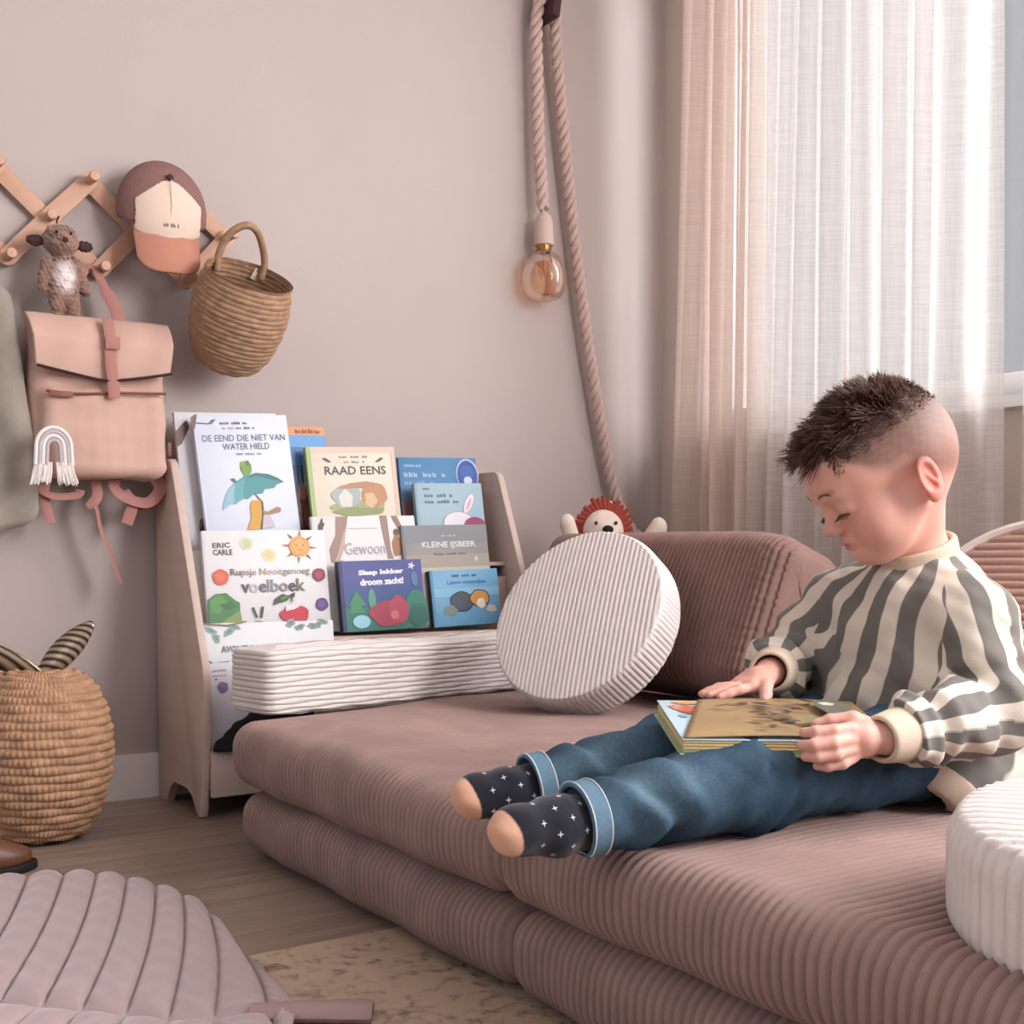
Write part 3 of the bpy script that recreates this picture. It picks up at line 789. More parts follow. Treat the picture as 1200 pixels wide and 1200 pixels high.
a.text('voelboek', 277, 352, 679, 694, '#6e6a70', .018, cols=['#5a3f55', '#c6bdc6', '#5f6166', '#9297a0', '#8b8d93', '#8b7f85', '#3a3a3e', '#6b7567'])
for x, y, r_, h in ((254.5, 675, 9, '#d5532c'), (370, 675.5, 7.8, '#8c1f3e'), (371, 710.5, 7.5, '#57307a')): a.disc(x, y, r_, r_, h, .03); a.disc(x - .5, y, r_ * .6, r_ * .6, {'#d5532c': '#e0673c', '#8c1f3e': '#a53a58', '#57307a': '#6d4591'}[h], .12)
a.poly(K((105, 740), (110, 600), (160, 565), (235, 560), (290, 610), (322, 630), (320, 700), (330, 760), (250, 790), (120, 790)), '#3e7a38'); a.poly(K((120, 600), (200, 575), (240, 620), (180, 700), (130, 690)), '#4f9146'); a.poly(K((190, 760), (320, 680), (330, 770), (240, 795)), '#84924a'); a.poly(K((180, 640), (270, 620), (300, 660), (230, 680)), '#2f6530')
a.poly(K((403, 668), (418, 662), (440, 735), (428, 740)), '#3c4044'); a.poly(K((470, 660), (487, 665), (470, 742), (456, 738)), '#3c4044'); a.poly(K((390, 775), (430, 755), (490, 770), (440, 800), (395, 805)), '#b07684')
a.disc(337, 721, 17, 11, '#c5253c', .04); a.poly(K((640, 665), (700, 655), (745, 668), (700, 690), (640, 700)), '#efe0e0'); a.poly(K((555, 655), (570, 610), (620, 580), (680, 595), (650, 630), (600, 640)), '#2f4a26'); a.poly(K((600, 610), (650, 590), (668, 600), (620, 625)), '#5d7f3a'); a.poly(K((676, 585), (712, 572), (706, 610), (690, 600), (694, 640), (686, 640)), '#23282a')
a.scribble(283, 330, 731, 734, '#7c7f8d', 16)
a.build('cover_picture', t)
t, a = book('dark-blue board book with green trees and a red hill, Slaap lekker', (-1.2149, -.244, .5634), .2259, .168, 1.2, 8, 97, .00211, (397, 658), '#4a4d8c', .02, '#1f2242')
a.rect(397, 658, 401, 739, '#2a2c58'); a.rect(401, 658, 494, 690, '#4b4f94'); a.rect(401, 690, 494, 712, '#3d558c'); a.rect(401, 712, 494, 739, '#2f7466')
a.text('Slaap lekker', 419, 472, 669, 676.5, '#f2f0f2', .05, slant=-1); a.text('droom zacht!', 420, 471, 679, 687, '#f2f0f2', .05, slant=-1)
for an in range(5): 
    q = an * 1.257; a.poly([(481.6 + 1.8 * math.cos(q + 1.3), 665.5 + 1.8 * math.sin(q + 1.3)), (481.6 + 5 * math.cos(q), 665.5 + 5 * math.sin(q)), (481.6 + 1.8 * math.cos(q - 1.3), 665.5 + 1.8 * math.sin(q - 1.3))], '#e2e6f2')
for x, y in ((414.5, 692), (413, 700)): a.poly([(x, y), (x + 11, y + 18), (x - 10, y + 18)], '#3f8a5c')
a.disc(432, 703, 4.5, 12, '#5f9a8c'); a.disc(484, 681, 4, 9, '#4f7fa0'); a.disc(484, 714, 13, 20, '#35806e'); a.disc(486, 724, 12, 14, '#2a6a5c')
a.disc(450, 720, 22, 15, '#a83a50', .06); a.disc(462, 716, 12, 16, '#b84458', .04); a.disc(457, 722, 5, 5, '#d0707c')
a.disc(418, 728, 10, 7.5, '#9fd0de')
a.build('cover_picture', t)
t, a = book('small light-blue board book with grey and tan balls, right end above the bolster', (-.9588, -.235, .5380), .2013, .143, 1.5, 8, 79, .002214, (503, 669), '#6fa8cc', .02, '#2b3240')
a.rect(503, 669, 506, 734, '#4f8fb6'); a.rect(506, 690, 582, 700, '#86bdd9')
a.scribble(528, 557, 674, 677.5, '#33465c', 10); a.text('Lieve vriendjes', 522, 567, 681, 687, '#3a74ac', .02)
for x, y, rx, h in ((537, 706, 14, '#4d5560'), (558, 703, 12, '#cf9448')): a.disc(x, y, rx, rx * .85, '#23282c', .03); a.disc(x, y, rx - 1.2, rx * .85 - 1.2, h, .03)
a.disc(523, 716, 8, 6, '#7f8c80', .1); a.disc(571, 716, 6, 4.5, '#c9c2b4', .1); a.disc(559, 709, 5, 6, '#e9dccb', .05)
a.build('cover_picture', t)
# lower rows
t, a = book('white picture book with grey-green leaves along its top, below the VOELBOEK book', (-1.5625, -.272, .4281), .3205, .205, -.5, 8, 155, .001982, (233, 731), '#e6e6e8')
for x, y, rx, ry, ro in ((243, 739, 8, 3.5, .5), (249, 748, 6, 4, 1.2), (264, 741, 8, 3.8, -.6), (270, 736, 7, 3, .2), (336, 733, 6, 4.5, -.7), (347, 738, 6, 3.5, -.3), (364, 737, 8, 3.2, .1), (370, 735, 6, 3, -.5), (375, 732, 7, 2.5, .3)):
    a.disc(x, y, rx, ry, '#8ba39b', .1, rot=ro); a.disc(x, y, rx * .5, ry * .4, '#6d877e', .1, rot=ro)
a.poly([(231, 730), (262, 733), (284, 729), (284, 730.5), (262, 735), (231, 732)], '#7d6f5f')
a.text('AVONTUUR', 254, 300, 757, 764.5, '#5f656e', .01); a.poly([(233, 768), (244, 776), (262, 774), (262, 775.5), (243, 778), (233, 770)], '#7b6d74')
a.build('cover_picture', t)
t, a = book('white book with a small purple dot in the lowest compartment', (-1.5685, -.308, .3407), .2064, .212, 1.8, 4, 103, .001936, (237, 779), '#e4e2ea')
a.rect(237, 779, 239, 880, '#cbc7d2'); a.scribble(245, 262, 786, 789, '#a3a0b4', 6); a.scribble(245, 262, 792, 794.5, '#b4b0c0', 6); a.disc(256, 807, 6, 6.5, '#9a7fb0', .05); a.disc(249, 797.5, 1.5, 1, '#d56a4a')
a.build('cover_picture', t)

# black cloth bag stuffed in the lowest compartment
f = lambda P: smin(smin(ell(P, (-1.47, -.345, .170), (.07, .022, .050)), ell(P, (-1.40, -.345, .20), (.08, .022, .06)), .03), ell(P, (-1.53, -.343, .155), (.035, .014, .022)), .03) + .003 * vnoise(P, 90, 2)
f0 = f
V, Q_ = nets(lambda P: np.maximum(f0(P), .151 - P[:, 2]), (-1.60, -.39, .13), (-1.28, -.30, .29), .004)
o = mesh_obj('cloth_bag', V, Q_, M_dark); tag(o, 'black cloth bundle stuffed into the lowest shelf compartment', 'bag')

# ------------------------------------------------------------------ rug, leaf mat
def rug_mat():
    m = mat('rug_pile', '#b7a08e', rough=.95, bump=.6, bscale=500); nt = m.node_tree; N = nt.nodes.new; L = nt.links.new; b = nt.nodes['Principled BSDF']
    tc = N('ShaderNodeTexCoord'); n1 = N('ShaderNodeTexNoise'); n1.inputs['Scale'].default_value = 9; n1.inputs['Detail'].default_value = 8; n1.inputs['Roughness'].default_value = .7
    n2 = N('ShaderNodeTexNoise'); n2.inputs['Scale'].default_value = 45; n2.inputs['Detail'].default_value = 6
    vo = N('ShaderNodeTexVoronoi'); vo.inputs['Scale'].default_value = 26; vo.feature = 'DISTANCE_TO_EDGE'
    for q in (n1, n2, vo): L(tc.outputs['Object'], q.inputs['Vector'])
    r1 = N('ShaderNodeMapRange'); r1.inputs['From Min'].default_value = .42; r1.inputs['From Max'].default_value = .58; L(n1.outputs['Fac'], r1.inputs['Value'])
    r2 = N('ShaderNodeMapRange'); r2.inputs['From Min'].default_value = .46; r2.inputs['From Max'].default_value = .56; L(n2.outputs['Fac'], r2.inputs['Value'])
    r3 = N('ShaderNodeMapRange'); r3.inputs['From Min'].default_value = .0; r3.inputs['From Max'].default_value = .12; r3.inputs['To Min'].default_value = 1; r3.inputs['To Max'].default_value = .3; L(vo.outputs['Distance'], r3.inputs['Value'])
    ml = N('ShaderNodeMath'); ml.operation = 'MULTIPLY'; L(r1.outputs[0], ml.inputs[0]); L(r2.outputs[0], ml.inputs[1])
    m2 = N('ShaderNodeMath'); m2.operation = 'MULTIPLY'; L(ml.outputs[0], m2.inputs[0]); L(r3.outputs[0], m2.inputs[1])
    mx = N('ShaderNodeMix'); mx.data_type = 'RGBA'; mx.inputs['A'].default_value = rgb('#bca692'); mx.inputs['B'].default_value = rgb('#6e5a4e'); L(m2.outputs[0], mx.inputs['Factor'])
    L(mx.outputs['Result'], b.inputs['Base Color']); return m
o = B().box((-2.12, -3.0, .003), (1.12, 3.5, .006), .002).build('rug', rug_mat()); tag(o, 'faded beige vintage rug in front of the sofa', 'rug')

M_leafmat = mat('leaf_mat_satin', '#a69190', rough=.5, sheen=.4, noise=.05, nscale=12, spec=.4)
M_leafe = mat('leaf_mat_edge', '#9a7f7d', rough=.7)
def leaf_mat():
    t = thing('leaf_play_mat', 'mauve quilted leaf-shaped play mat on the floor', 'play mat', (-2.06, -1.30, 0))
    mid = np.array([(-2.62, -.86), (-2.44, -1.03), (-2.272, -1.18), (-2.228, -1.224), (-2.184, -1.267), (-2.141, -1.31), (-2.103, -1.353), (-2.061, -1.398), (-2.022, -1.445), (-1.975, -1.476), (-1.912, -1.50), (-1.89, -1.51)])
    end = np.array([(-2.34, -.50), (-2.19, -.56), (-2.075, -.625), (-2.015, -.64), (-1.958, -.66), (-1.91, -.695), (-1.873, -.755), (-1.845, -.83), (-1.824, -.91), (-1.822, -1.03), (-1.855, -1.24), (-1.885, -1.50)])
    # opposite side of the midrib
    end2 = np.array([(-2.82, -1.0), (-2.86, -1.3), (-2.78, -1.5), (-2.72, -1.62), (-2.66, -1.72), (-2.58, -1.80), (-2.50, -1.88), (-2.40, -1.93), (-2.28, -1.95), (-2.15, -1.90), (-1.98, -1.70), (-1.895, -1.52)])
    for E_ in (end, end2):
        n = len(mid); sub = 14; nv = 60
        ss = np.linspace(0, n - 1, (n - 1) * sub + 1)
        Mx = np.stack([np.interp(ss, np.arange(n), mid[:, i]) for i in (0, 1)], 1)
        Ex = np.stack([np.interp(ss, np.arange(n), E_[:, i]) for i in (0, 1)], 1)
        fr = ss % 1
        lob = .024 * np.sin(np.pi * fr)                # scalloped edge
        D = Ex - Mx; D /= np.linalg.norm(D, axis=1)[:, None] + 1e-9
        Ex = Ex + D * lob[:, None]
        tt = np.linspace(0, 1, nv)
        P = Mx[:, None] + (Ex - Mx)[:, None] * tt[None, :, None]
        # quilt lines curve a little towards the tip
        nrm = np.stack([D[:, 1], -D[:, 0]], 1)
        P = P + (nrm[:, None] * (np.sin(np.pi * tt) * .010)[None, :, None]) * (1 if E_ is end else -1)
        width = np.abs(np.sin(np.pi * fr)) ** .38
        edge = np.clip((1 - tt) * 14, 0, 1) ** .5 * np.clip(tt * 18, 0, 1) ** .5
        z = .010 + .0135 * width[:, None] * edge[None, :] 
        z = z + .0016 * np.sin(ss[:, None] * 2 + tt[None] * 55 + 2 * np.sin(ss[:, None] * 3)) * width[:, None] * edge[None]* (.4 + .6 * np.exp(-((tt - .05) / .2) ** 2) + .5 * np.exp(-((tt - .95) / .15) ** 2))[None]
        z[:, -1] = .006; 
        V = np.concatenate([P, z[..., None]], -1)
        bot = V[:, -1:].copy(); bot[..., 2] = .0065
        V = np.concatenate([V, bot], 1)
        V = V.reshape(-1, 3) - np.array([-2.06, -1.30, 0])
        Fc = grid_faces(len(ss), nv + 1)
        if E_ is end2: Fc = Fc[:, ::-1]
        mesh_obj('quilted_half', V, Fc, M_leafmat, t)
    st = [(x + 2.06, y + 1.30, z) for x, y, z in [(-1.93, -1.485, .014), (-1.88, -1.515, .015), (-1.84, -1.54, .015), (-1.80, -1.565, .014)]]
    B().tube(smooth_path(st, 5), [.022] * 5 + [.024] * 5 + [.026] * 5 + [.022], 12, flat=.5).build('stem', M_leafe, t)
leaf_mat()
# ------------------------------------------------------------------ apple-shaped woven basket
M_wick = mat('water_hyacinth', '#b88d6c', rough=.55, noise=.3, nscale=40, bump=.4, bscale=160, spec=.4)
M_seagrass = mat('seagrass', '#a98468', rough=.6, noise=.3, nscale=60, bump=.4, bscale=300)
t = thing('basket', 'apple-shaped woven basket with striped leaves on its lid standing on the floor', 'basket', (-1.912, -.31, 0))
def woven(prof, rows, bumps, amp, n=520, perrow=9, M=None, jit=1):
    prof = np.array(prof); L = np.r_[0, np.cumsum(np.linalg.norm(np.diff(prof, axis=0), axis=1))]
    m_ = rows * perrow; s_ = np.linspace(0, L[-1], m_)
    r = np.interp(s_, L, prof[:, 0]); z = np.interp(s_, L, prof[:, 1])
    for _ in range(12): r[1:-1] = .25 * r[:-2] + .5 * r[1:-1] + .25 * r[2:]; z[1:-1] = .25 * z[:-2] + .5 * z[1:-1] + .25 * z[2:]
    dr = np.gradient(r); dz = np.gradient(z); l = np.hypot(dr, dz) + 1e-9; nr, nz = dz / l, -dr / l
    th = np.linspace(0, 2 * np.pi, n, endpoint=False)
    ph = np.arange(m_) / perrow
    PH = ph[:, None] + th[None] / (2 * np.pi)          # spiral coil
    row = np.floor(PH)
    a1 = np.abs(np.sin(np.pi * PH)) ** .5
    off = np.sin(row * 12.9898) * 2.1 * jit
    a2 = np.abs(np.sin(th[None] * bumps / 2 + off)) ** .45
    d = amp * (a1 * (.45 + .55 * a2) - 1) + amp * .25 * np.sin(th[None] * 7 + row * 2.3)
    Rr = r[:, None] + nr[:, None] * d; Z = z[:, None] + nz[:, None] * d
    V = np.stack([Rr * np.cos(th), Rr * np.sin(th), Z], -1).reshape(-1, 3)
    return V, grid_faces(m_, n, False, True)[:, ::-1]
pr = [(.002, .004), (.07, .004), (.088, .012), (.112, .05), (.130, .10), (.140, .155), (.142, .20), (.134, .255), (.115, .305), (.088, .338), (.055, .352), (.03, .348), (.012, .335), (.002, .328)]
V, Fc = woven(pr, 30, 74, .0075)
mesh_obj('woven_body', V, Fc, M_wick, t)
def leafloop(ax, tilt, L, wd, name):
    V = []; n = 60; 
    o = []
    for i in range(n):
        s_ = i / (n - 1); wv = wd * math.sin(math.pi * min(1, .06 + s_ * .94)) ** .7 + .004
        wv *= (1 + .10 * abs(math.sin(s_ * 26 * math.pi)))
        o.append((s_ * L, wv))
    bb = B(); P = []
    for i, (s_, wv) in enumerate(o): P.append((s_, 0, .15 * L * (s_ / L) ** 2 * 0))
    bb.tube(P, [q[1] for q in o], 18, flat=.45, up=(0, 0, 1))
    M = Matrix.Translation((-.002, 0, .336)) @ Matrix.Rotation(ax, 4, 'Z') @ Matrix.Rotation(-tilt, 4, 'Y') @ Matrix.Rotation(R(70), 4, 'X')
    return mesh_obj('leaf', [M @ Vector(v) for v in bb.V], bb.F, M_stripe, t)
M_stripe = mat('gold_black_wrap', '#a8916c', rough=.3, metal=.5)
nt = M_stripe.node_tree; wv = nt.nodes.new('ShaderNodeTexWave'); wv.inputs['Scale'].default_value = 34; wv.bands_direction = 'DIAGONAL'; wv.inputs['Distortion'].default_value = .6
tcn = nt.nodes.new('ShaderNodeTexCoord'); nt.links.new(tcn.outputs['Object'], wv.inputs['Vector'])
mx = nt.nodes.new('ShaderNodeMix'); mx.data_type = 'RGBA'; mx.inputs['A'].default_value = rgb('#2a1d1a'); mx.inputs['B'].default_value = rgb('#b9a58c')
nt.links.new(wv.outputs['Fac'], mx.inputs['Factor']); nt.links.new(mx.outputs['Result'], nt.nodes['Principled BSDF'].inputs['Base Color'])
leafloop(R(-22), R(46), .150, .023, 'leaf')
leafloop(R(165), R(28), .15, .020, 'leaf')

# ------------------------------------------------------------------ shoe
M_leather = mat('brown_leather', '#66402f', rough=.38, noise=.15, nscale=30, bump=.15, bscale=200, spec=.5)
M_sole = mat('black_rubber', '#1b1413', rough=.7)
M_lace = mat('brown_lace', '#9c7768', rough=.8)
t = thing('leather_shoe', 'brown laced leather shoe at the left edge beside the basket', 'shoe', (-2.095, -.555, 0), (0, 0, R(12)))
def shoe(P):
    toe = ell(P, (.055, 0, .026), (.058, .036, .026)); vamp = ell(P, (.0, 0, .038), (.07, .036, .034)); heel = ell(P, (-.09, 0, .045), (.045, .032, .045))
    ank = cap_(P, (-.075, 0, .04), (-.08, 0, .085), .036, .034)
    d = smin(smin(smin(toe, vamp, .025), heel, .03), ank, .03)
    d = smax(d, -cap_(P, (-.08, 0, .075), (-.085, 0, .14), .026, .03), .006)
    return np.maximum(d, .013 - P[:, 2])
V, Q_ = nets(shoe, (-.15, -.05, .005), (.125, .05, .13), .0035); mesh_obj('upper', relax(V, Q_), Q_, M_leather, t)
def sole(P):
    d = smin(ell(P, (.05, 0, .008), (.072, .042, .05)), ell(P, (-.075, 0, .008), (.062, .038, .05)), .04)
    return np.maximum(np.maximum(d, P[:, 2] - .0165), .0005 - P[:, 2])
V, Q_ = nets(sole, (-.15, -.05, -.004), (.13, .05, .024), .003); mesh_obj('sole', V, Q_, M_sole, t)
bb = B()
for k, x in enumerate((.012, -.006, -.024, -.042)):
    z = .070 + .006 * k
    bb.tube(smooth_path([(x - .01, -.026, z - .014), (x, -.01, z), (x + .004, .01, z), (x + .012, .026, z - .014)], 4), .0022, 6)
    bb.tube(smooth_path([(x + .012, -.026, z - .014), (x + .004, -.01, z + .001), (x, .01, z + .001), (x - .01, .026, z - .014)], 4), .0022, 6)
bb.tube(smooth_path([(-.04, 0, .09), (-.01, -.03, .10), (.03, -.045, .085), (.035, -.03, .078), (.0, -.012, .09), (-.04, 0, .09)], 6), .0024, 6)
bb.tube(smooth_path([(-.04, 0, .09), (-.02, .03, .10), (.02, .04, .08), (.03, .02, .07)], 6), .0024, 6)
bb.build('laces', M_lace, t)

# ------------------------------------------------------------------ accordion peg rack
M_rack = mat('beech_rack', '#c79c84', rough=.55, noise=.12, nscale=14, bump=.05)
rk = thing('peg_rack', 'pale wooden accordion peg rack on the wall', 'wall rack', (-1.71, 0, 1.33))
def slat(p, q, y, w_=.038, th=.008, name='slat'):
    p = Vector(p); q = Vector(q); d = q - p; L = d.length; a = math.atan2(d.y, d.x); r = w_ / 2
    pts = [(L + r * math.cos(R(90 - 20 * k)), r * math.sin(R(90 - 20 * k))) for k in range(10)] + [(r * math.cos(R(-90 - 20 * k)), r * math.sin(R(-90 - 20 * k))) for k in range(10)]
    M = Matrix.Translation((p.x + 1.71, y, p.y - 1.33)) @ Matrix(((math.cos(a), -math.sin(a), 0, 0), (0, 0, -1, 0), (math.sin(a), math.cos(a), 0, 0), (0, 0, 0, 1)))
    B().prism(pts[::-1], M, th, .002).build(name, M_rack, rk)
Tp = [(-2.13, 1.435), (-1.925, 1.432), (-1.725, 1.43), (-1.515, 1.44)]; Bp = [(-2.11, 1.235), (-1.905, 1.236), (-1.705, 1.232), (-1.50, 1.232)]; Mp = [(-2.02, 1.335), (-1.815, 1.335), (-1.61, 1.338), (-1.400, 1.346)]
for i in range(3):
    slat(Tp[i], Bp[i + 1], -.012)                        # falling slats
    slat(Bp[i], Mp[i], -.021); slat(Tp[i + 1], Mp[i], -.0215)
slat(Tp[3], Mp[3], -.012); slat(Bp[3], Mp[3], -.021)
for (x, z), L in [(Tp[1], .05), (Tp[2], .05), (Tp[3], .05), (Bp[1], .05), (Bp[2], .055), (Bp[3], .05), (Mp[3], .055), (Mp[1], .035)]:
    B().lathe([(.0005, 0), (.0105, 0), (.0105, L - .004), (.012, L - .002), (.012, L + .004), (.010, L + .007), (.0005, L + .008)], n=20, M=Matrix.Translation((x + 1.71, -.02, z - 1.33)) @ Matrix.Rotation(R(90), 4, 'X')).build('peg', M_rack, rk)

# ------------------------------------------------------------------ cap
M_crown = mat('cap_mauve_mesh', '#8a6660', rough=.85, noise=.15, nscale=160, bump=.6, bscale=900)
M_panel = mat('cap_cream_panel', '#d6bfae', rough=.85, bump=.3, bscale=500)
M_brim = mat('cap_terracotta_brim', '#b27a66', rough=.8, bump=.3, bscale=500)
M_dkbr = mat('dark_brown_trim', '#42282a', rough=.8)
t = thing('cap', 'child cap with cream front panel, mauve back and terracotta brim hanging on the rack', 'cap', (-1.573, -.068, 1.372))
t.scale = (1.14, 1.1, 1.2)
# crown: half ellipsoid bulging to -Y, panels by meridian
def dome(u, v):      # u: angle around, v: 0 button .. 1 rim ; the button points up and forward
    a = u; b = v * 1.62
    return np.array([.090 * math.sin(b) * math.cos(a), -.062 * math.cos(b) - .0, .095 * math.sin(b) * math.sin(a)])
def dome_patch(name, test, m, grow=0, n=140):
    V = []; keep = []
    U = np.linspace(0, 2 * np.pi, n + 1)[:-1]; W = np.linspace(.01, 1, 60)
    for w_ in W:
        for u in U:
            p = dome(u, w_)
            nrm = Vector((p[0] / .09 ** 2, p[1] / .07 ** 2, p[2] / .095 ** 2)).normalized()
            q = Vector(p) + nrm * grow
            V.append(q)
    Fc = []
    for f in grid_faces(len(W), n, False, True):
        c = sum((V[i] for i in f), Vector()) / 4
        if test(c): Fc.append(tuple(f[::-1]))
    Vn = np.array(V)
    o = mesh_obj(name, Vn, Fc, m, t)
    md = o.modifiers.new('s', 'SOLIDIFY'); md.thickness = .0016; md.offset = -1
    return o
# button sits at (0, ., .055); front panel = shield below it
def infront(c):
    top = .050 - abs(c.x) ** 1.25 * 1.25
    w_ = .066 if c.z > -.02 else .066 + 0
    return c.z < top and c.z > -.062 + .35 * 0 * abs(c.x) + 4.2 * c.x * c.x - .002 and abs(c.x) < .0655
def hole(c): return c.z > .056 and c.z < .084 - c.x * c.x * 4 and abs(c.x) < .038 and abs(c.x) > .006 and False
dome_patch('crown', lambda c: c.z > -.045 + 3.0 * c.x * c.x - (0 if abs(c.x) > .06 else 0.03), M_crown)
dome_patch('front_panel', infront, M_panel, grow=.0022)
# strap openings at the back, seen over the top
for sx in (-1, 1):
    P = [(sx * .009, -.028, .088), (sx * .012, -.036, .070), (sx * .028, -.040, .066), (sx * .040, -.030, .072), (sx * .034, -.022, .084)]
B().lathe([(.0003, -.002), (.006, -.002), (.0075, .001), (.006, .004), (.0003, .005)], n=16, M=Matrix.Translation((0, -.058, .053)) @ Matrix.Rotation(R(65), 4, 'X')).build('button', M_dkbr, t)
# brim
nu, nv = 60, 16; V = []
for i in range(nu):
    s_ = -1 + 2 * i / (nu - 1)
    for j in range(nv):
        q = j / (nv - 1)
        x = s_ * (.0675 + .001 * q) * (1 - .10 * q * abs(s_) ** 5)
        ztop = -.060 + .036 * s_ * s_; zbot = -.128 + .030 * s_ ** 4
        z = ztop + (zbot - ztop) * q
        y = -.052 + .030 * s_ * s_ - .020 * q + .0 * z
        V.append((x, y, z))
o = mesh_obj('brim', np.array(V), grid_faces(nu, nv), M_brim, t); md = o.modifiers.new('s', 'SOLIDIFY'); md.thickness = .004
at_ = Art((0, 0), .001, .001)
at_.scribble(-15, 17, 31, 40, '#6b4f4c', 9)
V0 = []
for v in at_.V:
    x, z = v[0], v[2]
    b_ = math.sqrt(max(0, 1 - (x / .09) ** 2 - (z / .095) ** 2))
    V0.append((x, -.062 * b_ - .0042, z))
o = mesh_obj('embroidery', V0, at_.F, at_.mats, t, smooth=False)
B().tube([(0, -.0665, .048), (0, -.0668, .02), (0, -.0662, -.01), (0, -.060, -.03)], .0011, 6).build('seam', M_panel, t)

# ------------------------------------------------------------------ hanging basket
t = thing('wall_basket', 'round seagrass basket hanging by its handle from the right end of the rack', 'basket', (-1.425, -.150, 1.122), (R(31), R(5), 0))
pr = [(.002, -.118), (.05, -.116), (.078, -.10), (.098, -.06), (.110, -.01), (.114, .04), (.108, .085), (.100, .112), (.103, .118)]
V, Fc = woven(pr, 26, 0, .0035, n=360, perrow=8)
Vr = V.copy(); rad = np.hypot(V[:, 0], V[:, 1])
# floppy rim: right side dips
V[:, 2] += -.018 * np.clip(V[:, 2] / .11, 0, 1) ** 2 * (V[:, 0] / .1) * 0
mesh_obj('woven_body', V, Fc, M_seagrass, t)
inn = [(.099, .115), (.103, .08), (.108, .04), (.104, -.01), (.092, -.058), (.07, -.10), (.002, -.108)]
V, Fc = woven(inn, 26, 0, -.0025, n=300, perrow=6); mesh_obj('lining', V, Fc[:, ::-1], M_seagrass, t)
B().tube(smooth_path([(-.050, .078, .09), (-.052, .083, .13), (-.04, .085, .175), (-.010, .082, .205), (.018, .080, .20), (.045, .085, .165), (.06, .082, .125), (.06, .078, .09)], 6), .0085, 10).build('handle', M_seagrass, t)
B().box((.050, .0875, .095), (.022, .002, .028), .0006, rot=(0, .3, 0)).build('label', pm('#e9dccb'), t)

# ------------------------------------------------------------------ backpack
M_pack = mat('peach_canvas', '#c49f90', rough=.7, noise=.06, nscale=8, bump=.2, bscale=400, sheen=.2)
M_strap = mat('dusty_rose_webbing', '#a5746c', rough=.8, bump=.3, bscale=600)
M_zip = mat('brown_leather_pull', '#7d4b3a', rough=.5)
M_dark2 = mat('dark_zip_gap', '#3a2423', rough=.9)
bp = thing('backpack', 'peach canvas roll-top backpack hanging under the toy', 'backpack', (-1.735, -.10, .935))
def pack(P):
    x = P[:, 0]; z = P[:, 2]
    Q2 = P.copy(); 
    # body: rounded slab, slightly wider at bottom
    Q2[:, 0] = x / (1 + .02 * (-z / .2))
    d = rbox(Q2, (0, .015, -.02), (.150, .058, .165), .045)
    d = smin(d, rbox(Q2, (.003, -.035, -.085), (.136, .030, .098), .030), .010)      # front pocket
    return d + .003 * vnoise(P, 28, 3) + .0008 * vnoise(P, 75, 5)
V, Q_ = nets(pack, (-.17, -.09, -.21), (.17, .09, .17), .0035); mesh_obj('body', relax(V, Q_), Q_, M_pack, bp)
# rolled flap
nu, nv = 80, 36; V = []
for i in range(nu):
    s_ = -1 + 2 * i / (nu - 1)
    for j in range(nv):
        q = j / (nv - 1)
        wx = .156 - .012 * q
        z = .172 - .125 * q - (.018 * (1 - abs(s_)) if q > .0 else 0) * q - .010 * 0
        y = -.010 - .058 * min(1, q * 2.2) ** .6 - .006 * math.sin(q * 3.1) + .0025 * math.sin(s_ * 9 + q * 4)
        V.append((s_ * wx, y, z))
Fl = np.array(V); o = mesh_obj('flap', Fl, grid_faces(nu, nv), M_pack, bp); md = o.modifiers.new('s', 'SOLIDIFY'); md.thickness = .006; md.offset = 1
# back of the roll top up to the rim
B().box((0, .005, .135), (.30, .03, .08), .012).build('roll_top', M_pack, bp)
B().tube(smooth_path([(-.145, -.077, .050), (-.07, -.080, .036), (0, -.082, .026), (.08, -.080, .038), (.145, -.077, .052)], 6), .0032, 8).build('flap_piping', M_dark2, bp)
B().tube(smooth_path([(-.125, -.0665, .018 - .02), (-.06, -.071, -.008 + .003), (.03, -.071, .002), (.135, -.066, .008)], 6), .003, 8).build('zip', M_zip, bp)
B().box((-.095, -.073, -.008), (.05, .004, .013), .0015).build('zip_pull', M_zip, bp)
bb = B(); P = smooth_path([(.012, -.050, .166), (.010, -.074, .13), (.009, -.083, .07), (.014, -.083, .02), (.016, -.081, -.012)], 5)
bb.tube(P, .013, 10, flat=.15, up=(0, 1, 0)); bb.build('closing_strap', M_strap, bp)
bb = B(); bb.box((.012, -.087, .108), (.032, .004, .028), .0015); bb.build('buckle', M_strap, bp)
# grab handle round the peg
B().tube(smooth_path([(-.062, .0, .155), (-.055, .02, .20), (-.035, .035, .245), (-.008, .042, .292), (.012, .042, .290), (.030, .03, .245), (.048, .01, .20), (.055, .0, .155)], 6), [.016] * 12 + [.011] * 6 + [.006] * 7 + [.011] * 6 + [.016] * 12, 10, flat=.25, up=(0, 1, 0)).build('handle', M_strap, bp)
B().box((.146, -.052, -.115), (.008, .003, .03), .001).build('side_tag', M_zip, bp)
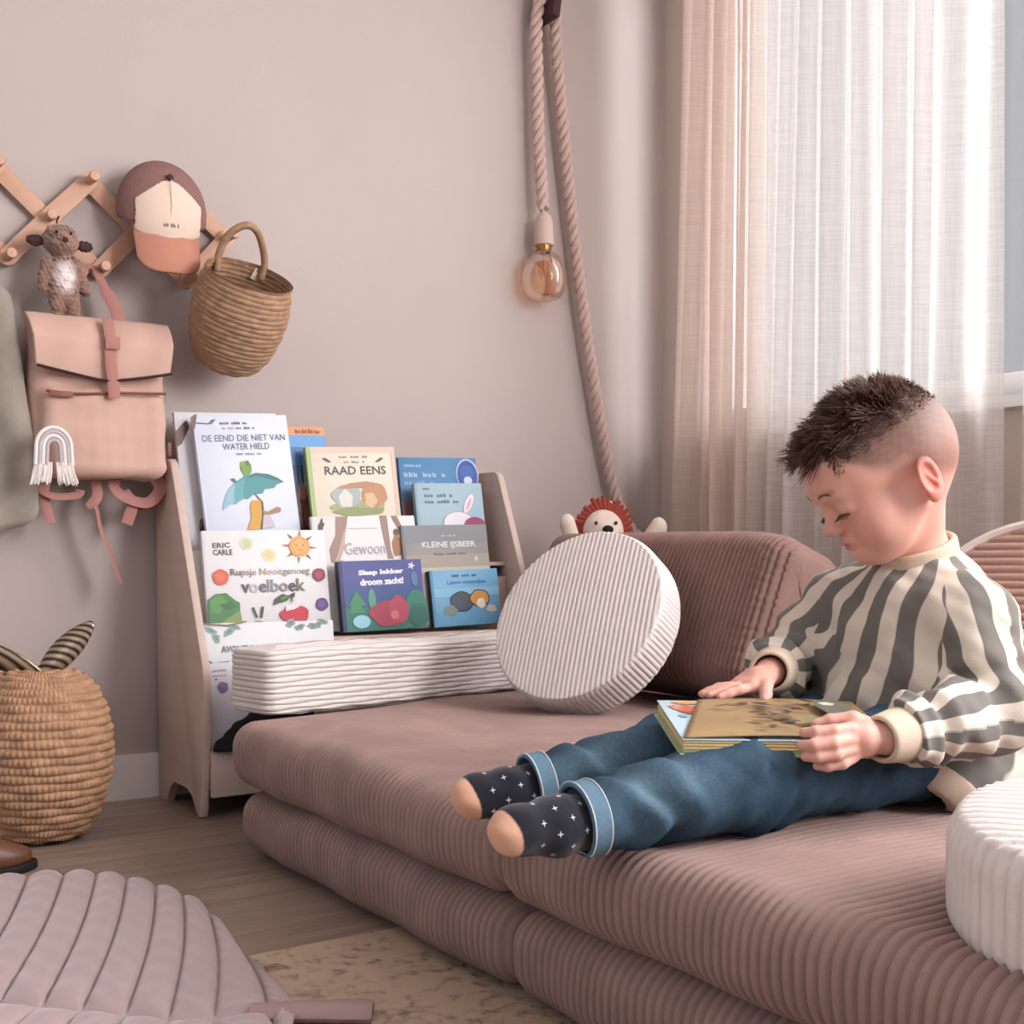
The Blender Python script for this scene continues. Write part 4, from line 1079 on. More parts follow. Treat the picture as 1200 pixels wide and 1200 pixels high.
# hanging shoulder straps and webbing ends under the bag
def ribbon(pts, wd, name, m=None):
    B().tube(smooth_path(pts, 6), wd, 8, flat=.16, up=(0, 1, 0)).build(name, m or M_strap, bp)
ribbon([(-.12, .02, -.17), (-.13, .0, -.205), (-.10, -.01, -.225), (-.05, -.005, -.222), (-.04, .0, -.21)], .010, 'shoulder_strap')
ribbon([(-.11, .01, -.19), (-.118, .0, -.22), (-.11, .0, -.262), (-.104, -.003, -.285)], .011, 'strap_end')
ribbon([(-.005, .02, -.17), (-.002, .0, -.22), (-.018, .0, -.245), (-.006, -.004, -.25), (.004, -.004, -.30), (.03, -.004, -.37), (.046, -.004, -.42)], .011, 'strap_end')
ribbon([(.05, .02, -.17), (.035, .0, -.20), (.06, -.004, -.225), (.11, -.004, -.235), (.14, 0, -.20), (.12, .02, -.16)], .014, 'shoulder_strap')
ribbon([(.06, .01, -.21), (.075, .0, -.24), (.068, .0, -.268), (.062, 0, -.285)], .013, 'strap_end')
B().tube(smooth_path([(.12, .02, -.15), (.15, .03, -.19), (.13, .035, -.24), (.09, .03, -.25)], 6), .018, 8, flat=.3).build('shoulder_strap', M_strap, bp)

# macrame rainbow charm on the pack
M_cord = mat('white_cotton_cord', '#e6dcd6', rough=.9, bump=.5, bscale=900)
M_cord2 = mat('grey_cotton_cord', '#b9adb0', rough=.9, bump=.5, bscale=900)
t = thing('rainbow_charm', 'white macrame rainbow charm hanging on the lower left corner of the backpack', 'charm', (-1.855, -.205, .79))
for k, (rr, m_) in enumerate(((.036, M_cord), (.028, M_cord2), (.021, M_cord), (.013, M_cord2))):
    P = [(rr * math.cos(a), 0, .02 + rr * 1.15 * math.sin(a)) for a in np.linspace(math.pi, 0, 18)]
    P = [(-rr - .002, 0, -.018)] + P + [(rr + .002, 0, -.018)]
    B().tube(P, .0042, 10).build('arch', m_, t)
f_ = B(); rr_ = random.Random(2)
for k in range(46):
    x = -.040 + .080 * k / 45
    if abs(x) < .006: continue
    f_.tube([(x * .92, rr_.uniform(-.002, .002), -.012), (x * 1.05, rr_.uniform(-.004, .003), -.035), (x * 1.25, rr_.uniform(-.005, .003), -.058 + rr_.uniform(-.004, .004))], [.0022, .0022, .001], 5)
f_.build('tassel', M_cord, t)

# ------------------------------------------------------------------ plush animal on the rack
t = thing('plush_animal', 'small fluffy brown plush animal with dark ears and pale belly hanging above the backpack', 'plush toy', (-1.805, -.085, 1.188))
def fur_noise(P): return .0016 * vnoise(P, 260, 4) + .0015 * vnoise(P, 420, 9)
def plush(P):
    d = ell(P, (0, 0, .085), (.038, .032, .036))                       # head
    d = smin(d, ell(P, (0, -.018, .072), (.030, .026, .020)), .012)    # muzzle
    d = smin(d, ell(P, (.004, 0, .0), (.036, .030, .052)), .015)       # body
    d = smin(d, cap_(P, (-.030, -.004, .035), (-.042, -.006, -.02), .013, .011), .008)
    d = smin(d, cap_(P, (.032, -.004, .035), (.052, -.004, -.022), .014, .011), .008)
    d = smin(d, cap_(P, (-.012, -.006, -.04), (-.004, -.008, -.112), .018, .014), .010)
    d = smin(d, cap_(P, (.018, -.006, -.04), (.024, -.02, -.108), .018, .014), .010)
    return d + fur_noise(P)
V, Q_ = nets(plush, (-.08, -.06, -.15), (.08, .05, .14), .0022)
col = np.tile(np.array(rgb('#8a6a5c')[:3]), (len(V), 1))
bel = np.exp(-(((V[:, 0] - .004) / .024) ** 2 + ((V[:, 2] - .004) / .036) ** 2) ** 2) * (V[:, 1] < 0)
col = col * (1 - bel[:, None]) + np.array(rgb('#d8cbc8')[:3]) * bel[:, None]
n_ = (.5 + .5 * vnoise(V, 120, 6))[:, None]; col = col * (.75 + .35 * n_)
M_plush = attr_mat('plush_fur', .95, sheen=.5)
mesh_obj('fur_body', V, Q_, M_plush, t, col=col)
for sx in (-1, 1):
    V, Q_ = nets(lambda P: ell(P, (sx * .052, .004, .080), (.020, .008, .012)) + .0014 * vnoise(P, 300, 8), (sx * .052 - .03, -.02, .06), (sx * .052 + .03, .03, .10), .002)
    mesh_obj('ear', V, Q_, M_dkbr, t)
B().lathe([(.0003, -.004), (.006, -.002), (.0065, .001), (.0003, .004)], n=12, M=Matrix.Translation((0, -.044, .078)) @ Matrix.Rotation(R(90), 4, 'X')).build('nose', M_dkbr, t)
for sx in (-1, 1):
    B().lathe([(.0003, -.003), (.003, -.002), (.0033, .001), (.0003, .003)], n=12, M=Matrix.Translation((sx * .015, -.032, .096)) @ Matrix.Rotation(R(90), 4, 'X')).build('eye', M_sole, t)
for x, y in ((-.004, -.015), (.026, -.028)):
    V, Q_ = nets(lambda P: ell(P, (x, y, -.122), (.014, .015, .009)), (x - .03, y - .03, -.14), (x + .03, y + .03, -.10), .002); mesh_obj('paw', V, Q_, M_dkbr, t)
B().tube([(0, .02, .10), (0, .03, .135), (0, .01, .14)], .002, 6).build('hanging_loop', M_dkbr, t)

# ------------------------------------------------------------------ coat at the left edge
M_coat = mat('sage_teddy', '#978e82', rough=.95, noise=.18, nscale=16, bump=.5, bscale=120, sheen=.4)
def coat(P):
    x, z = P[:, 0], P[:, 2]
    hw = np.interp(z, [.62, .68, .9, 1.1, 1.18], [.13, .155, .135, .10, .06])
    d = np.maximum(np.abs(x + 2.025) - hw, np.abs(P[:, 1] + .075) - .045)
    d = smax(d, P[:, 2] - 1.185, .03); d = smax(d, .645 + .02 * np.sin(x * 20) - P[:, 2], .03)
    d = smin(d, cap_(P, (-1.95, -.085, 1.12), (-1.917, -.09, .76), .040, .036), .02)
    return d + .006 * np.sin(x * 50 + z * 6) + .004 * vnoise(P, 22, 7)
V, Q_ = nets(coat, (-2.22, -.15, .60), (-1.82, -.004, 1.22), .006); V = relax(V, Q_, 2)
o = mesh_obj('coat', V, Q_, M_coat); tag(o, 'sage green fleece coat hanging at the left edge beside the backpack', 'coat')

# ------------------------------------------------------------------ rope pendant lamp
M_rope = mat('cotton_rope', '#c9ada4', rough=.95, noise=.12, nscale=60, bump=.7, bscale=500)
M_sock = mat('linen_socket', '#c4aaa0', rough=.85)
t = thing('rope_lamp', 'thick twisted rope pendant lamp with a clear bulb hung over a wall hook', 'lamp', (-.48, -.05, 1.40))
def rope(P, r, turns_per_m, name):
    P = [Vector(p) for p in P]; L = [0]
    for i in range(1, len(P)): L.append(L[-1] + (P[i] - P[i - 1]).length)
    n = int(L[-1] / .0035); out = B()
    S_ = np.linspace(0, L[-1], n); Px = np.stack([np.interp(S_, L, [p[i] for p in P]) for i in range(3)], 1)
    T = np.gradient(Px, axis=0); T /= np.linalg.norm(T, axis=1)[:, None]
    X = np.cross(T, np.array([0, 1, 0])); X /= np.linalg.norm(X, axis=1)[:, None] + 1e-9; Y = np.cross(T, X)
    for k in range(3):
        a = S_ * turns_per_m * 2 * np.pi + k * 2.0944
        Q = Px + (X * np.cos(a)[:, None] + Y * np.sin(a)[:, None]) * r * .56
        out.tube([tuple(q) for q in Q], r * .50, 8)
    return out.build(name, M_rope, t)
o0 = Vector((-.48, -.05, 1.40))
def lw(L): return [tuple(Vector(p) - o0) for p in L]
rope(smooth_path(lw([(-.482, -.050, 1.545), (-.486, -.046, 1.62), (-.492, -.040, 1.75), (-.497, -.040, 1.92), (-.500, -.042, 2.06), (-.490, -.055, 2.13), (-.466, -.065, 2.155), (-.446, -.055, 2.13), (-.436, -.045, 2.06), (-.425, -.040, 1.95), (-.402, -.036, 1.77), (-.357, -.034, 1.45), (-.315, -.034, 1.20), (-.255, -.034, .92), (-.205, -.036, .74), (-.15, -.05, .64), (-.09, -.09, .60)]), 8), .0175, 10.5, 'rope')
LM = Matrix.Translation((0, 0, -.012)) @ Matrix.Diagonal((1.5, 1.5, 1.28, 1))
B().lathe([(.006, .115), (.013, .108), (.0165, .095), (.0185, .06), (.0185, .045), (.012, .043)], M=LM, n=24).build('socket', M_sock, t)
B().lathe([(.011, .046), (.014, .045), (.0142, .030), (.0135, .028)], M=LM, n=24).build('bulb_collar', mat('brass', '#a07040', rough=.3, metal=1), t)
Mg = bpy.data.materials.new('amber_bulb_glass'); Mg.use_nodes = True; g_ = Mg.node_tree.nodes['Principled BSDF']
g_.inputs['Base Color'].default_value = rgb('#f3d3bc'); g_.inputs['Transmission Weight'].default_value = 1; g_.inputs['Roughness'].default_value = .02; g_.inputs['IOR'].default_value = 1.3
bl = [(.013, .038), (.016, .030), (.030, .018), (.040, .0), (.0435, -.022), (.042, -.045), (.036, -.062), (.030, -.070), (.018, -.076), (.001, -.078)]
bl2 = [(r_ - .0015 if r_ > .002 else r_, z_ + (.0015 if z_ < -.05 else 0)) for r_, z_ in bl][::-1]
B().lathe(bl, M=LM, n=40).build('bulb', Mg, t)
gt = Mg.node_tree; tr_b = gt.nodes.new('ShaderNodeBsdfTransparent'); tr_b.inputs['Color'].default_value = rgb('#fbe3d0'); gl_b = gt.nodes.new('ShaderNodeBsdfGlossy'); gl_b.inputs['Roughness'].default_value = .05
frn = gt.nodes.new('ShaderNodeFresnel'); frn.inputs['IOR'].default_value = 1.6; mxb = gt.nodes.new('ShaderNodeMixShader')
mlf = gt.nodes.new('ShaderNodeMath'); mlf.operation = 'MULTIPLY'; mlf.inputs[1].default_value = .5; gt.links.new(frn.outputs[0], mlf.inputs[0]); gt.links.new(mlf.outputs[0], mxb.inputs['Fac']); gt.links.new(tr_b.outputs[0], mxb.inputs[1]); gt.links.new(gl_b.outputs[0], mxb.inputs[2]); gt.links.new(mxb.outputs[0], gt.nodes['Material Output'].inputs['Surface'])
fi = B()
for k in range(6):
    a = k * 1.047; fi.tube([(.004 * math.cos(a), .004 * math.sin(a), .02), (.017 * math.cos(a), .017 * math.sin(a), -.01), (.012 * math.cos(a + .5), .012 * math.sin(a + .5), -.045)], .0009, 5)
fi.tube([(0, 0, .035), (0, 0, -.01)], .004, 8)
fi.build('filament', mat('filament_copper', '#b07a58', rough=.4, metal=.8), t)
B().box((.012, .0, .70), (.026, .10, .075), .004, rot=(0, .15, 0)).build('wall_hook', M_dkbr, t)

# ------------------------------------------------------------------ plush lion and toy behind the back cushion
M_lion = mat('lion_cream_plush', '#d6c2b6', rough=.95, sheen=.4, bump=.4, bscale=400)
M_mane = mat('lion_rust_mane', '#8c3a2c', rough=.95, sheen=.4)
M_black = mat('soft_black', '#241a1c', rough=.8)
t = thing('plush_lion', 'cream plush lion with rust mane peeking over the back cushion', 'plush toy', (-.470, -.312, ZT), (0, 0, R(-30)))
t.scale = (.94, .92, 1.14)
def lion(P):
    d = ell(P, (0, 0, .13), (.075, .065, .13)); d = smin(d, ell(P, (0, -.012, .335), (.058, .048, .052)), .03)
    d = smin(d, ell(P, (.006, -.048, .328), (.032, .024, .026)), .012)
    d = smin(d, cap_(P, (-.05, -.01, .22), (-.105, -.035, .355), .022, .022), .012)
    d = smin(d, cap_(P, (.05, -.01, .22), (.155, -.03, .345), .020, .024), .012)
    d = smin(d, cap_(P, (-.04, -.03, .03), (-.08, -.12, .028), .03, .028), .02); d = smin(d, cap_(P, (.04, -.03, .03), (.08, -.12, .028), .03, .028), .02)
    for sx in (-1, 1): d = smin(d, ell(P, (sx * .025 - .008, .005, .398), (.014, .008, .013)), .004)
    return d
V, Q_ = nets(lion, (-.15, -.17, -.01), (.2, .09, .43), .004); mesh_obj('plush_body', V, Q_, M_lion, t)
mn = B(); rr_ = random.Random(5)
for ring in range(3):
    for k in range(34):
        a = 2 * math.pi * k / 34 + ring * .1; r0 = .05 ; r1 = .082 + rr_.uniform(-.008, .008) - ring * .008
        mn.tube([(r0 * math.cos(a), .005 + ring * .012 - .01, .338 + r0 * math.sin(a)), (r1 * math.cos(a + .1), .006 + ring * .012 - .01, .338 + r1 * .92 * math.sin(a + .1))], [.011, .006], 6)
mn.build('mane', M_mane, t)
V, Q_ = nets(lambda P: smin(ell(P, (.006, -.066, .340), (.016, .012, .010)), ell(P, (.006, -.062, .318), (.024, .016, .014)), .004), (-.04, -.1, .29), (.05, -.03, .36), .0025)
mesh_obj('muzzle_patch', V, Q_, M_black, t)
for sx in (-1, 1): B().lathe([(.0003, -.003), (.004, -.002), (.0045, .001), (.0003, .004)], n=12, M=Matrix.Translation((sx * .028 + .002, -.056, .355)) @ Matrix.Rotation(R(80), 4, 'X')).build('eye', M_black, t)
t = thing('plush_bear', 'brown plush bear, only its head top showing behind the back cushion by the curtain', 'plush toy', (-.345, -.50, ZT))
t.scale = (1.05, 1.05, 1.06)
M_brn = mat('brown_plush', '#6a4a40', rough=.95, sheen=.4, bump=.4, bscale=400)
V, Q_ = nets(lambda P: smin(ell(P, (0, 0, .13), (.07, .06, .13)), smin(ell(P, (0, 0, .305), (.052, .048, .050)), ell(P, (.03, 0, .345), (.018, .01, .018)), .006), .03), (-.1, -.08, -.01), (.1, .08, .38), .005); mesh_obj('plush_body', V, Q_, M_brn, t)
V, Q_ = nets(lambda P: ell(P, (0, -.045, .295), (.02, .014, .014)), (-.03, -.07, .27), (.03, -.02, .32), .003); mesh_obj('muzzle', V, Q_, M_lion, t)
# ------------------------------------------------------------------ the boy (body frame: x forward, y to his left, z up)
BO = Vector((-1.13, -1.84, .256))
boy = thing('person', 'small boy with spiky brown hair in a striped sweater and jeans sitting reading', 'person', BO, (0, 0, math.pi))
A = np.array
# head frame
_p, _y = R(30), R(-29)
Hx = A([math.cos(_p) * math.cos(_y), math.cos(_p) * math.sin(_y), -math.sin(_p)])
Hz = A([math.sin(_p) * math.cos(_y), math.sin(_p) * math.sin(_y), math.cos(_p)])
Hy = np.cross(Hz, Hx)
HM = np.stack([Hx, Hy, Hz], 1)
HC = A([.066, .004, .446]); HS = 1.03
def tohead(P): return (P - HC) @ HM / HS
def fromhead(q): return HC + HM @ (np.asarray(q, float) * HS)
def head_sdf(Pw):
    P = tohead(Pw)
    d = ell(P, (-.014, 0, .022), (.090, .072, .078))
    d = smin(d, ell(P, (.037, 0, .022), (.055, .060, .056)), .03)
    d = smin(d, ell(P, (-.045, 0, -.005), (.052, .058, .058)), .03)
    d = smin(d, ell(P, (.030, 0, -.048), (.050, .050, .060)), .025)
    for s in (-1, 1):
        d = smin(d, ell(P, (.044, s * .032, -.052), (.028, .027, .030)), .022)
        d = smin(d, cap_(P, (.050, s * .010, -.086), (-.006, s * .046, -.050), .017, .020), .02)
    d = smin(d, ell(P, (.065, 0, -.084), (.017, .018, .015)), .014)
    # eye sockets, lids lowered over the eyes
    for s in (-1, 1):
        d = smax(d, -ell(P, (.093, s * .030, -.013), (.014, .017, .011)), .014)
        d = smin(d, ell(P, (.0690, s * .0290, -.0175), (.0130, .0135, .0110)), .008)
        d = smin(d, ell(P, (.073, s * .024, .006), (.012, .017, .008)), .02)
        d = smax(d, -cap_(P, (.0845, s * .020, -.0235), (.0785, s * .043, -.0215), .0011), .0016)
    # nose: short, slightly upturned
    d = smin(d, cap_(P, (.080, 0, -.012), (.089, 0, -.034), .0070, .0085), .012)
    d = smin(d, ell(P, (.0945, 0, -.0370), (.0085, .0095, .0080)), .006)
    for s in (-1, 1):
        d = smin(d, ell(P, (.0880, s * .0105, -.0395), (.0080, .0055, .0062)), .004)
        d = smax(d, -ell(P, (.0925, s * .0050, -.0465), (.0035, .0025, .003)), .002)
    # mouth
    d = smin(d, ell(P, (.0775, 0, -.0600), (.010, .017, .0080)), .010)
    d = smin(d, ell(P, (.0835, 0, -.0590), (.0065, .0140, .0038)), .0035)
    d = smin(d, ell(P, (.0800, 0, -.0680), (.0070, .0120, .0042)), .0035)
    d = smax(d, -cap_(P, (.0905, 0, -.0635), (.0780, .0145, -.0650), .0012), .0018)
    d = smax(d, -cap_(P, (.0905, 0, -.0635), (.0780, -.0145, -.0650), .0012), .0018)
    # ears
    for s in (-1, 1):
        ex = A([.93, s * .36, 0.]) ; ez = A([-.22, 0, .97])
        E_ = frame(ex, ez); c = A([-.022, s * .0775, -.030])
        e = ell(P, c, (.0175, .0062, .0285), E_)
        e = smin(e, ell(P, c + A([.004, -s * .004, -.022]), (.009, .006, .010), E_), .006)
        e = smax(e, -ell(P, c + A([.002, s * .0058, .001]), (.0105, .0050, .0185), E_), .003)
        e = smin(e, cap_(P, c + A([.004, s * .001, .008]), c + A([-.005, s * .001, -.012]), .0022, .0022), .003)
        e = smin(e, ell(P, c + A([.012, s * .000, -.004]), (.004, .004, .006)), .003)
        d = smin(d, e, .0035)
    return d * HS
NB = A([-.022, .0, .330]); CH = A([-.035, .0, .235]); PV = A([-.035, -.005, .085])
LSH = A([.014, .084, .250]); RSH = A([.010, -.094, .256]); LEL = A([.018, .150, .138]); REL = A([.050, -.172, .170])
LWR = A([.216, .148, .121]); RWR = A([.168, -.090, .175])
LHP = A([0, .050, .080]); RHP = A([0, -.062, .080]); LKN = A([.332, .034, .063]); RKN = A([.306, -.125, .065]); LAN = A([.562, .006, .038]); RAN = A([.505, -.166, .040])
def limb(P, pts, rs, k=.01):
    d = None
    for i in range(len(pts) - 1):
        c = cap_(P, pts[i], pts[i + 1], rs[i], rs[i + 1]); d = c if d is None else smin(d, c, k)
    return d
# hands: each finger a bent chain rooted in the palm
def left_hand(P):
    palm = cap_(P, (.222, .146, .121), (.246, .140, .121), .0165, .0165)
    palm = smin(palm, rbox(P, (.251, .137, .1195), (.020, .0105, .0210), .010, frame((.95, -.25, -.05), (0, .1, 1))), .008)
    fk = [((.264, .134, .1345), (.288, .132, .1335), (.305, .120, .1320), (.311, .108, .1300), .0070),
          ((.268, .138, .1230), (.294, .137, .1205), (.313, .125, .1180), (.318, .111, .1165), .0073),
          ((.266, .138, .1115), (.291, .138, .1075), (.309, .127, .1045), (.314, .113, .1035), .0070),
          ((.260, .136, .1010), (.279, .137, .0955), (.294, .128, .0925), (.299, .117, .0920), .0063)]
    d = palm
    for a, b, c, e, r in fk:
        d = smin(d, limb(P, [a, b, c, e], [r * 1.12, r * 1.05, r, r * .86], .003), .0035)
    th = limb(P, [(.228, .136, .133), (.248, .124, .1435), (.268, .108, .1405), (.281, .098, .1360)], [.011, .0088, .0078, .0062], .004)
    return smin(d, th, .006)
def right_hand(P):
    w = A(RWR)
    palm = cap_(P, w + A([.004, 0, -.002]), w + A([.030, .006, -.006]), .0150, .0155)
    palm = smin(palm, rbox(P, w + A([.040, .006, -.010]), (.021, .021, .0105), .009, frame((.9, .1, -.35), (0, 0, 1))), .008)
    d = palm; n = w + A([.052, .0, -.016])
    for k, (dy, L, r, up_) in enumerate(((.019, .9, .0068, 0), (.007, 1.0, .0072, .001), (-.006, .95, .0068, 0), (-.018, .78, .0060, -.001))):
        a = n + A([0, dy, up_]); b = a + A([.022 * L, -.004 + dy * .15, -.0015]); c = b + A([.017 * L, -.004, -.0045]); e = c + A([.013 * L, -.003, -.0035])
        d = smin(d, limb(P, [a, b, c, e], [r * 1.1, r, r * .92, r * .8], .003), .0033)
    th = limb(P, [w + A([.016, .014, -.006]), w + A([.036, .030, -.013]), w + A([.050, .044, -.022]), w + A([.060, .052, -.028])], [.0105, .0088, .0078, .0063], .004)
    return smin(d, th, .006)
def foot(P, an, to, r=.024):
    d = an - to
    f = smin(cap_(P, an + A([-.012, 0, -.002]), an * .35 + to * .65, r * 1.0, r * .98), ell(P, to * .8 + an * .2, (.030, .024, .020)), .012)
    return f
LTO = A([.672, .018, .040]); RTO = A([.606, -.172, .036])
def body_sdf(P):
    d = head_sdf(P)
    neck = cap_(P, fromhead((-.030, 0, -.045)), NB + A([.014, 0, 0]), .038, .042)
    d = smin(d, neck, .018)
    tor = smin(ell(P, CH, (.080, .108, .115)), ell(P, PV, (.085, .105, .085)), .05)
    sh = cap_(P, LSH, RSH, .040, .040)
    d = smin(d, smin(tor, sh, .04), .03)
    d = smin(d, limb(P, [LSH, LEL, LWR], [.038, .029, .0205], .02), .015)
    d = smin(d, limb(P, [RSH, REL, RWR], [.038, .029, .0200], .02), .015)
    d = smin(d, left_hand(P), .006); d = smin(d, right_hand(P), .006)
    d = smin(d, limb(P, [LHP, LKN, LAN], [.060, .042, .026], .02), .03)
    d = smin(d, limb(P, [RHP, RKN, RAN], [.060, .042, .026], .02), .03)
    d = smin(d, cap_(P, LAN, LAN * .35 + LTO * .65, .022, .017), .01); d = smin(d, cap_(P, RAN, RAN * .35 + RTO * .65, .022, .017), .01)
    return d
V, Q_ = nets(body_sdf, (-.16, -.24, -.01), (.72, .22, .60), .00205)
q = tohead(V)
def smooth(a, b, x): t_ = np.clip((x - a) / (b - a), 0, 1); return t_ * t_ * (3 - 2 * t_)
skin = A(rgb('#d8a292')[:3]); col = np.tile(skin, (len(V), 1))
def blend(c, w): 
    global col
    w = np.clip(w, 0, 1)[:, None]; col = col * (1 - w) + A(rgb(c)[:3]) * w
ish = (V[:, 2] > .31)
for s in (-1, 1):
    blend('#d58d7f', ish * .55 * np.exp(-(np.linalg.norm((q - A([.062, s * .034, -.048])) / A([.03, .022, .020]), axis=1)) ** 2))
    c = A([-.022, s * .080, -.030]); blend('#d4705f', ish * .8 * np.exp(-(np.linalg.norm((q - c) / A([.024, .013, .034]), axis=1)) ** 4))
blend('#c8837a', ish * .5 * np.exp(-(np.linalg.norm((q - A([.098, 0, -.039])) / A([.012, .012, .010]), axis=1)) ** 2))
blend('#b9605c', ish * .75 * np.exp(-(np.linalg.norm((q - A([.088, 0, -.0635])) / A([.012, .0145, .0070]), axis=1)) ** 4))
for s in (-1, 1):
    # eyebrow, lash line
    t_ = np.clip((np.abs(q[:, 1]) - .016) / .030, 0, 1)
    zb = .0075 + .004 * np.sin(t_ * 2.6); m_ = (np.abs(q[:, 1]) > .014) & (np.abs(q[:, 1]) < .046) & (q[:, 0] > .05)
    blend('#9a6a58', ish * m_ * .55 * np.exp(-((q[:, 2] - zb) / .0032) ** 2) * .5)
# buzzed sides: stubble over the scalp
hl = .050 - .40 * np.clip(-(q[:, 0] - .060), 0, 1) * 0
front = q[:, 0] - (.058 - .25 * (np.abs(q[:, 1]) - .03).clip(0))       # hairline at the forehead and temples
up_ = q[:, 2] - np.interp(q[:, 0], [-.11, -.07, -.035, -.012, .01, .035, .06, .09], [-.045, -.048, -.030, .0, -.002, .012, .040, .058])
sc = smooth(-.016, .016, up_) * smooth(.010, -.012, q[:, 0] - np.interp(q[:, 2], [-.02, .02, .045, .07, .1], [.030, .044, .070, .088, .1]))
n_ = .5 + .5 * vnoise(q, 260, 11)
fade = .45 + .4 * smooth(.0, .06, q[:, 2])
blend('#46322a', ish * sc * np.clip(.66 + .25 * smooth(-.02, .06, q[:, 2]), 0, .9) * (.93 + .07 * n_))
M_skin = attr_mat('skin', .5, sub=.12, bump=.08, bscale=900); 
mesh_obj('body', V, Q_, M_skin, boy, col=col)

# lashes and brows
M_hair = mat('brown_hair', '#513528', rough=.5, spec=.4)
M_hair2 = mat('brown_hair_top', '#6d5143', rough=.6, spec=.4)
for s in (-1, 1):
    bb = B()
    for k in range(15):
        u = k / 14; base = A([.0850 - .0075 * u ** 1.5, s * (.019 + .024 * u), -.0245 + .002 * math.sin(u * 3)])
        tip = base + A([.0065, s * (.001 + .003 * u), -.0042])
        bb.tube([fromhead(base - A([.003, 0, 0])), fromhead(tip)], [.0008, .0003], 4)
    bb.build('eyelashes', M_hair, boy)
rr_ = random.Random(8)
def surf(f, p0, dir_, n=26):
    """march from p0 along -dir_ onto the surface f=0"""
    p = A(p0, dtype=float) if not isinstance(p0, np.ndarray) else p0.copy(); dv = A(dir_) / np.linalg.norm(dir_)
    for _ in range(n):
        dd = f(p[None])[0]; p = p - dv * dd * .9
        if abs(dd) < 2e-4: break
    return p
for s in (-1, 1):
    bb = B()
    for k in range(46):
        u = rr_.random(); y = s * (.016 + .028 * u); z = .006 + .0045 * math.sin(u * 2.7) + rr_.uniform(-.0016, .0016)
        p = surf(head_sdf, fromhead((.10, y, z)), HM @ A([1., s * .3, 0]))
        d = HM @ A([-.2, s * .85, .25 - .5 * u]); d = d / np.linalg.norm(d)
        bb.tube([p, p + d * .005 + HM @ A([.0006, 0, 0])], [.00035, .00015], 3)
    bb.build('eyebrow', M_hair2, boy)

# hair: spiky strands on the top, short towards the crown
def hair_strands(n, seed, m, name, region, ulo=.30, wd=(.0007, .0011)):
    r = np.random.RandomState(seed); Vh = []; Fh = []; cnt = 0
    while cnt < n:
        th = r.uniform(-np.pi, np.pi); u = r.uniform(ulo, 1)
        dirh = A([math.sqrt(1 - u * u) * math.cos(th), math.sqrt(1 - u * u) * math.sin(th), u])
        c0 = A([-.005, 0, .015])
        x, y, z = dirh
        p = c0 + dirh * .12
        ph = surf(head_sdf, fromhead(p), HM @ dirh); h = tohead(ph[None])[0]
        ok, L, lift = region(h, r)
        if not ok: continue
        nrm = (h - A([-.010, 0, .012])); nrm /= np.linalg.norm(nrm)
        fwd = A([1.0, 0, 0]) - nrm * nrm[0]
        side = A([0, np.sign(h[1]) * .10, 0])
        d = nrm * lift + fwd * (1 - lift) * .9 + side + r.normal(size=3) * .16
        # tufts: neighbours share a lean
        tid = (round(h[0] * 110), round(h[1] * 110)); tr_ = np.random.RandomState((tid[0] * 73 + tid[1] * 151) % 9973)
        d = d + tr_.normal(size=3) * .22; d /= np.linalg.norm(d)
        L = L * (.75 + .5 * tr_.rand()) * r.uniform(.8, 1.1)
        b0 = h - nrm * .0008; pts = []
        for k in range(4):
            s_ = k / 3; pts.append(b0 + d * L * s_ + (fwd * .35 + A([0, 0, -.12])) * L * s_ * s_ * (1 - lift))
        w0 = r.uniform(*wd)
        a = np.cross(d, A([.3, .9, .1])); a /= np.linalg.norm(a); b = np.cross(d, a)
        base = len(Vh)
        for k, p_ in enumerate(pts):
            w_ = w0 * (1 - .8 * (k / 3) ** 1.5)
            for j in range(3):
                an = j * 2.0944; Vh.append(fromhead(p_ + (a * math.cos(an) + b * math.sin(an)) * w_))
        for k in range(3):
            for j in range(3):
                Fh.append((base + k * 3 + j, base + k * 3 + (j + 1) % 3, base + (k + 1) * 3 + (j + 1) % 3, base + (k + 1) * 3 + j))
        cnt += 1
    return mesh_obj(name, A(Vh), A(Fh), m, boy)
def top_region(h, r):
    x, y, z = h
    zmin = np.interp(x, [-.10, -.06, -.02, .02, .05, .085], [.072, .072, .069, .062, .056, .050])
    if z < zmin + r.uniform(-.004, .006): return False, 0, 0
    if x > .078: return False, 0, 0
    L = np.interp(x, [-.07, -.045, -.02, .02, .06, .08], [.010, .018, .022, .024, .028, .030]); lift = np.interp(x, [-.06, -.02, .03, .08], [.85, .7, .45, .50])
    return True, L, lift
hair_strands(5200, 3, M_hair, 'hair', top_region)
def side_region(h, r):
    x, y, z = h
    zlo = np.interp(x, [-.11, -.07, -.035, -.012, .01, .035, .055], [-.02, -.02, -.005, .020, .022, .034, .050])
    zm = np.interp(x, [-.10, -.06, -.02, .02, .05, .085], [.072, .072, .069, .062, .056, .050])
    if z < zm - r.uniform(.0, .030) or x > .07: return False, 0, 0
    return True, .0080 - .1 * max(0, zm - z), .42
hair_strands(14000, 4, M_hair, 'short_hair', side_region, .1, (.0004, .0006))

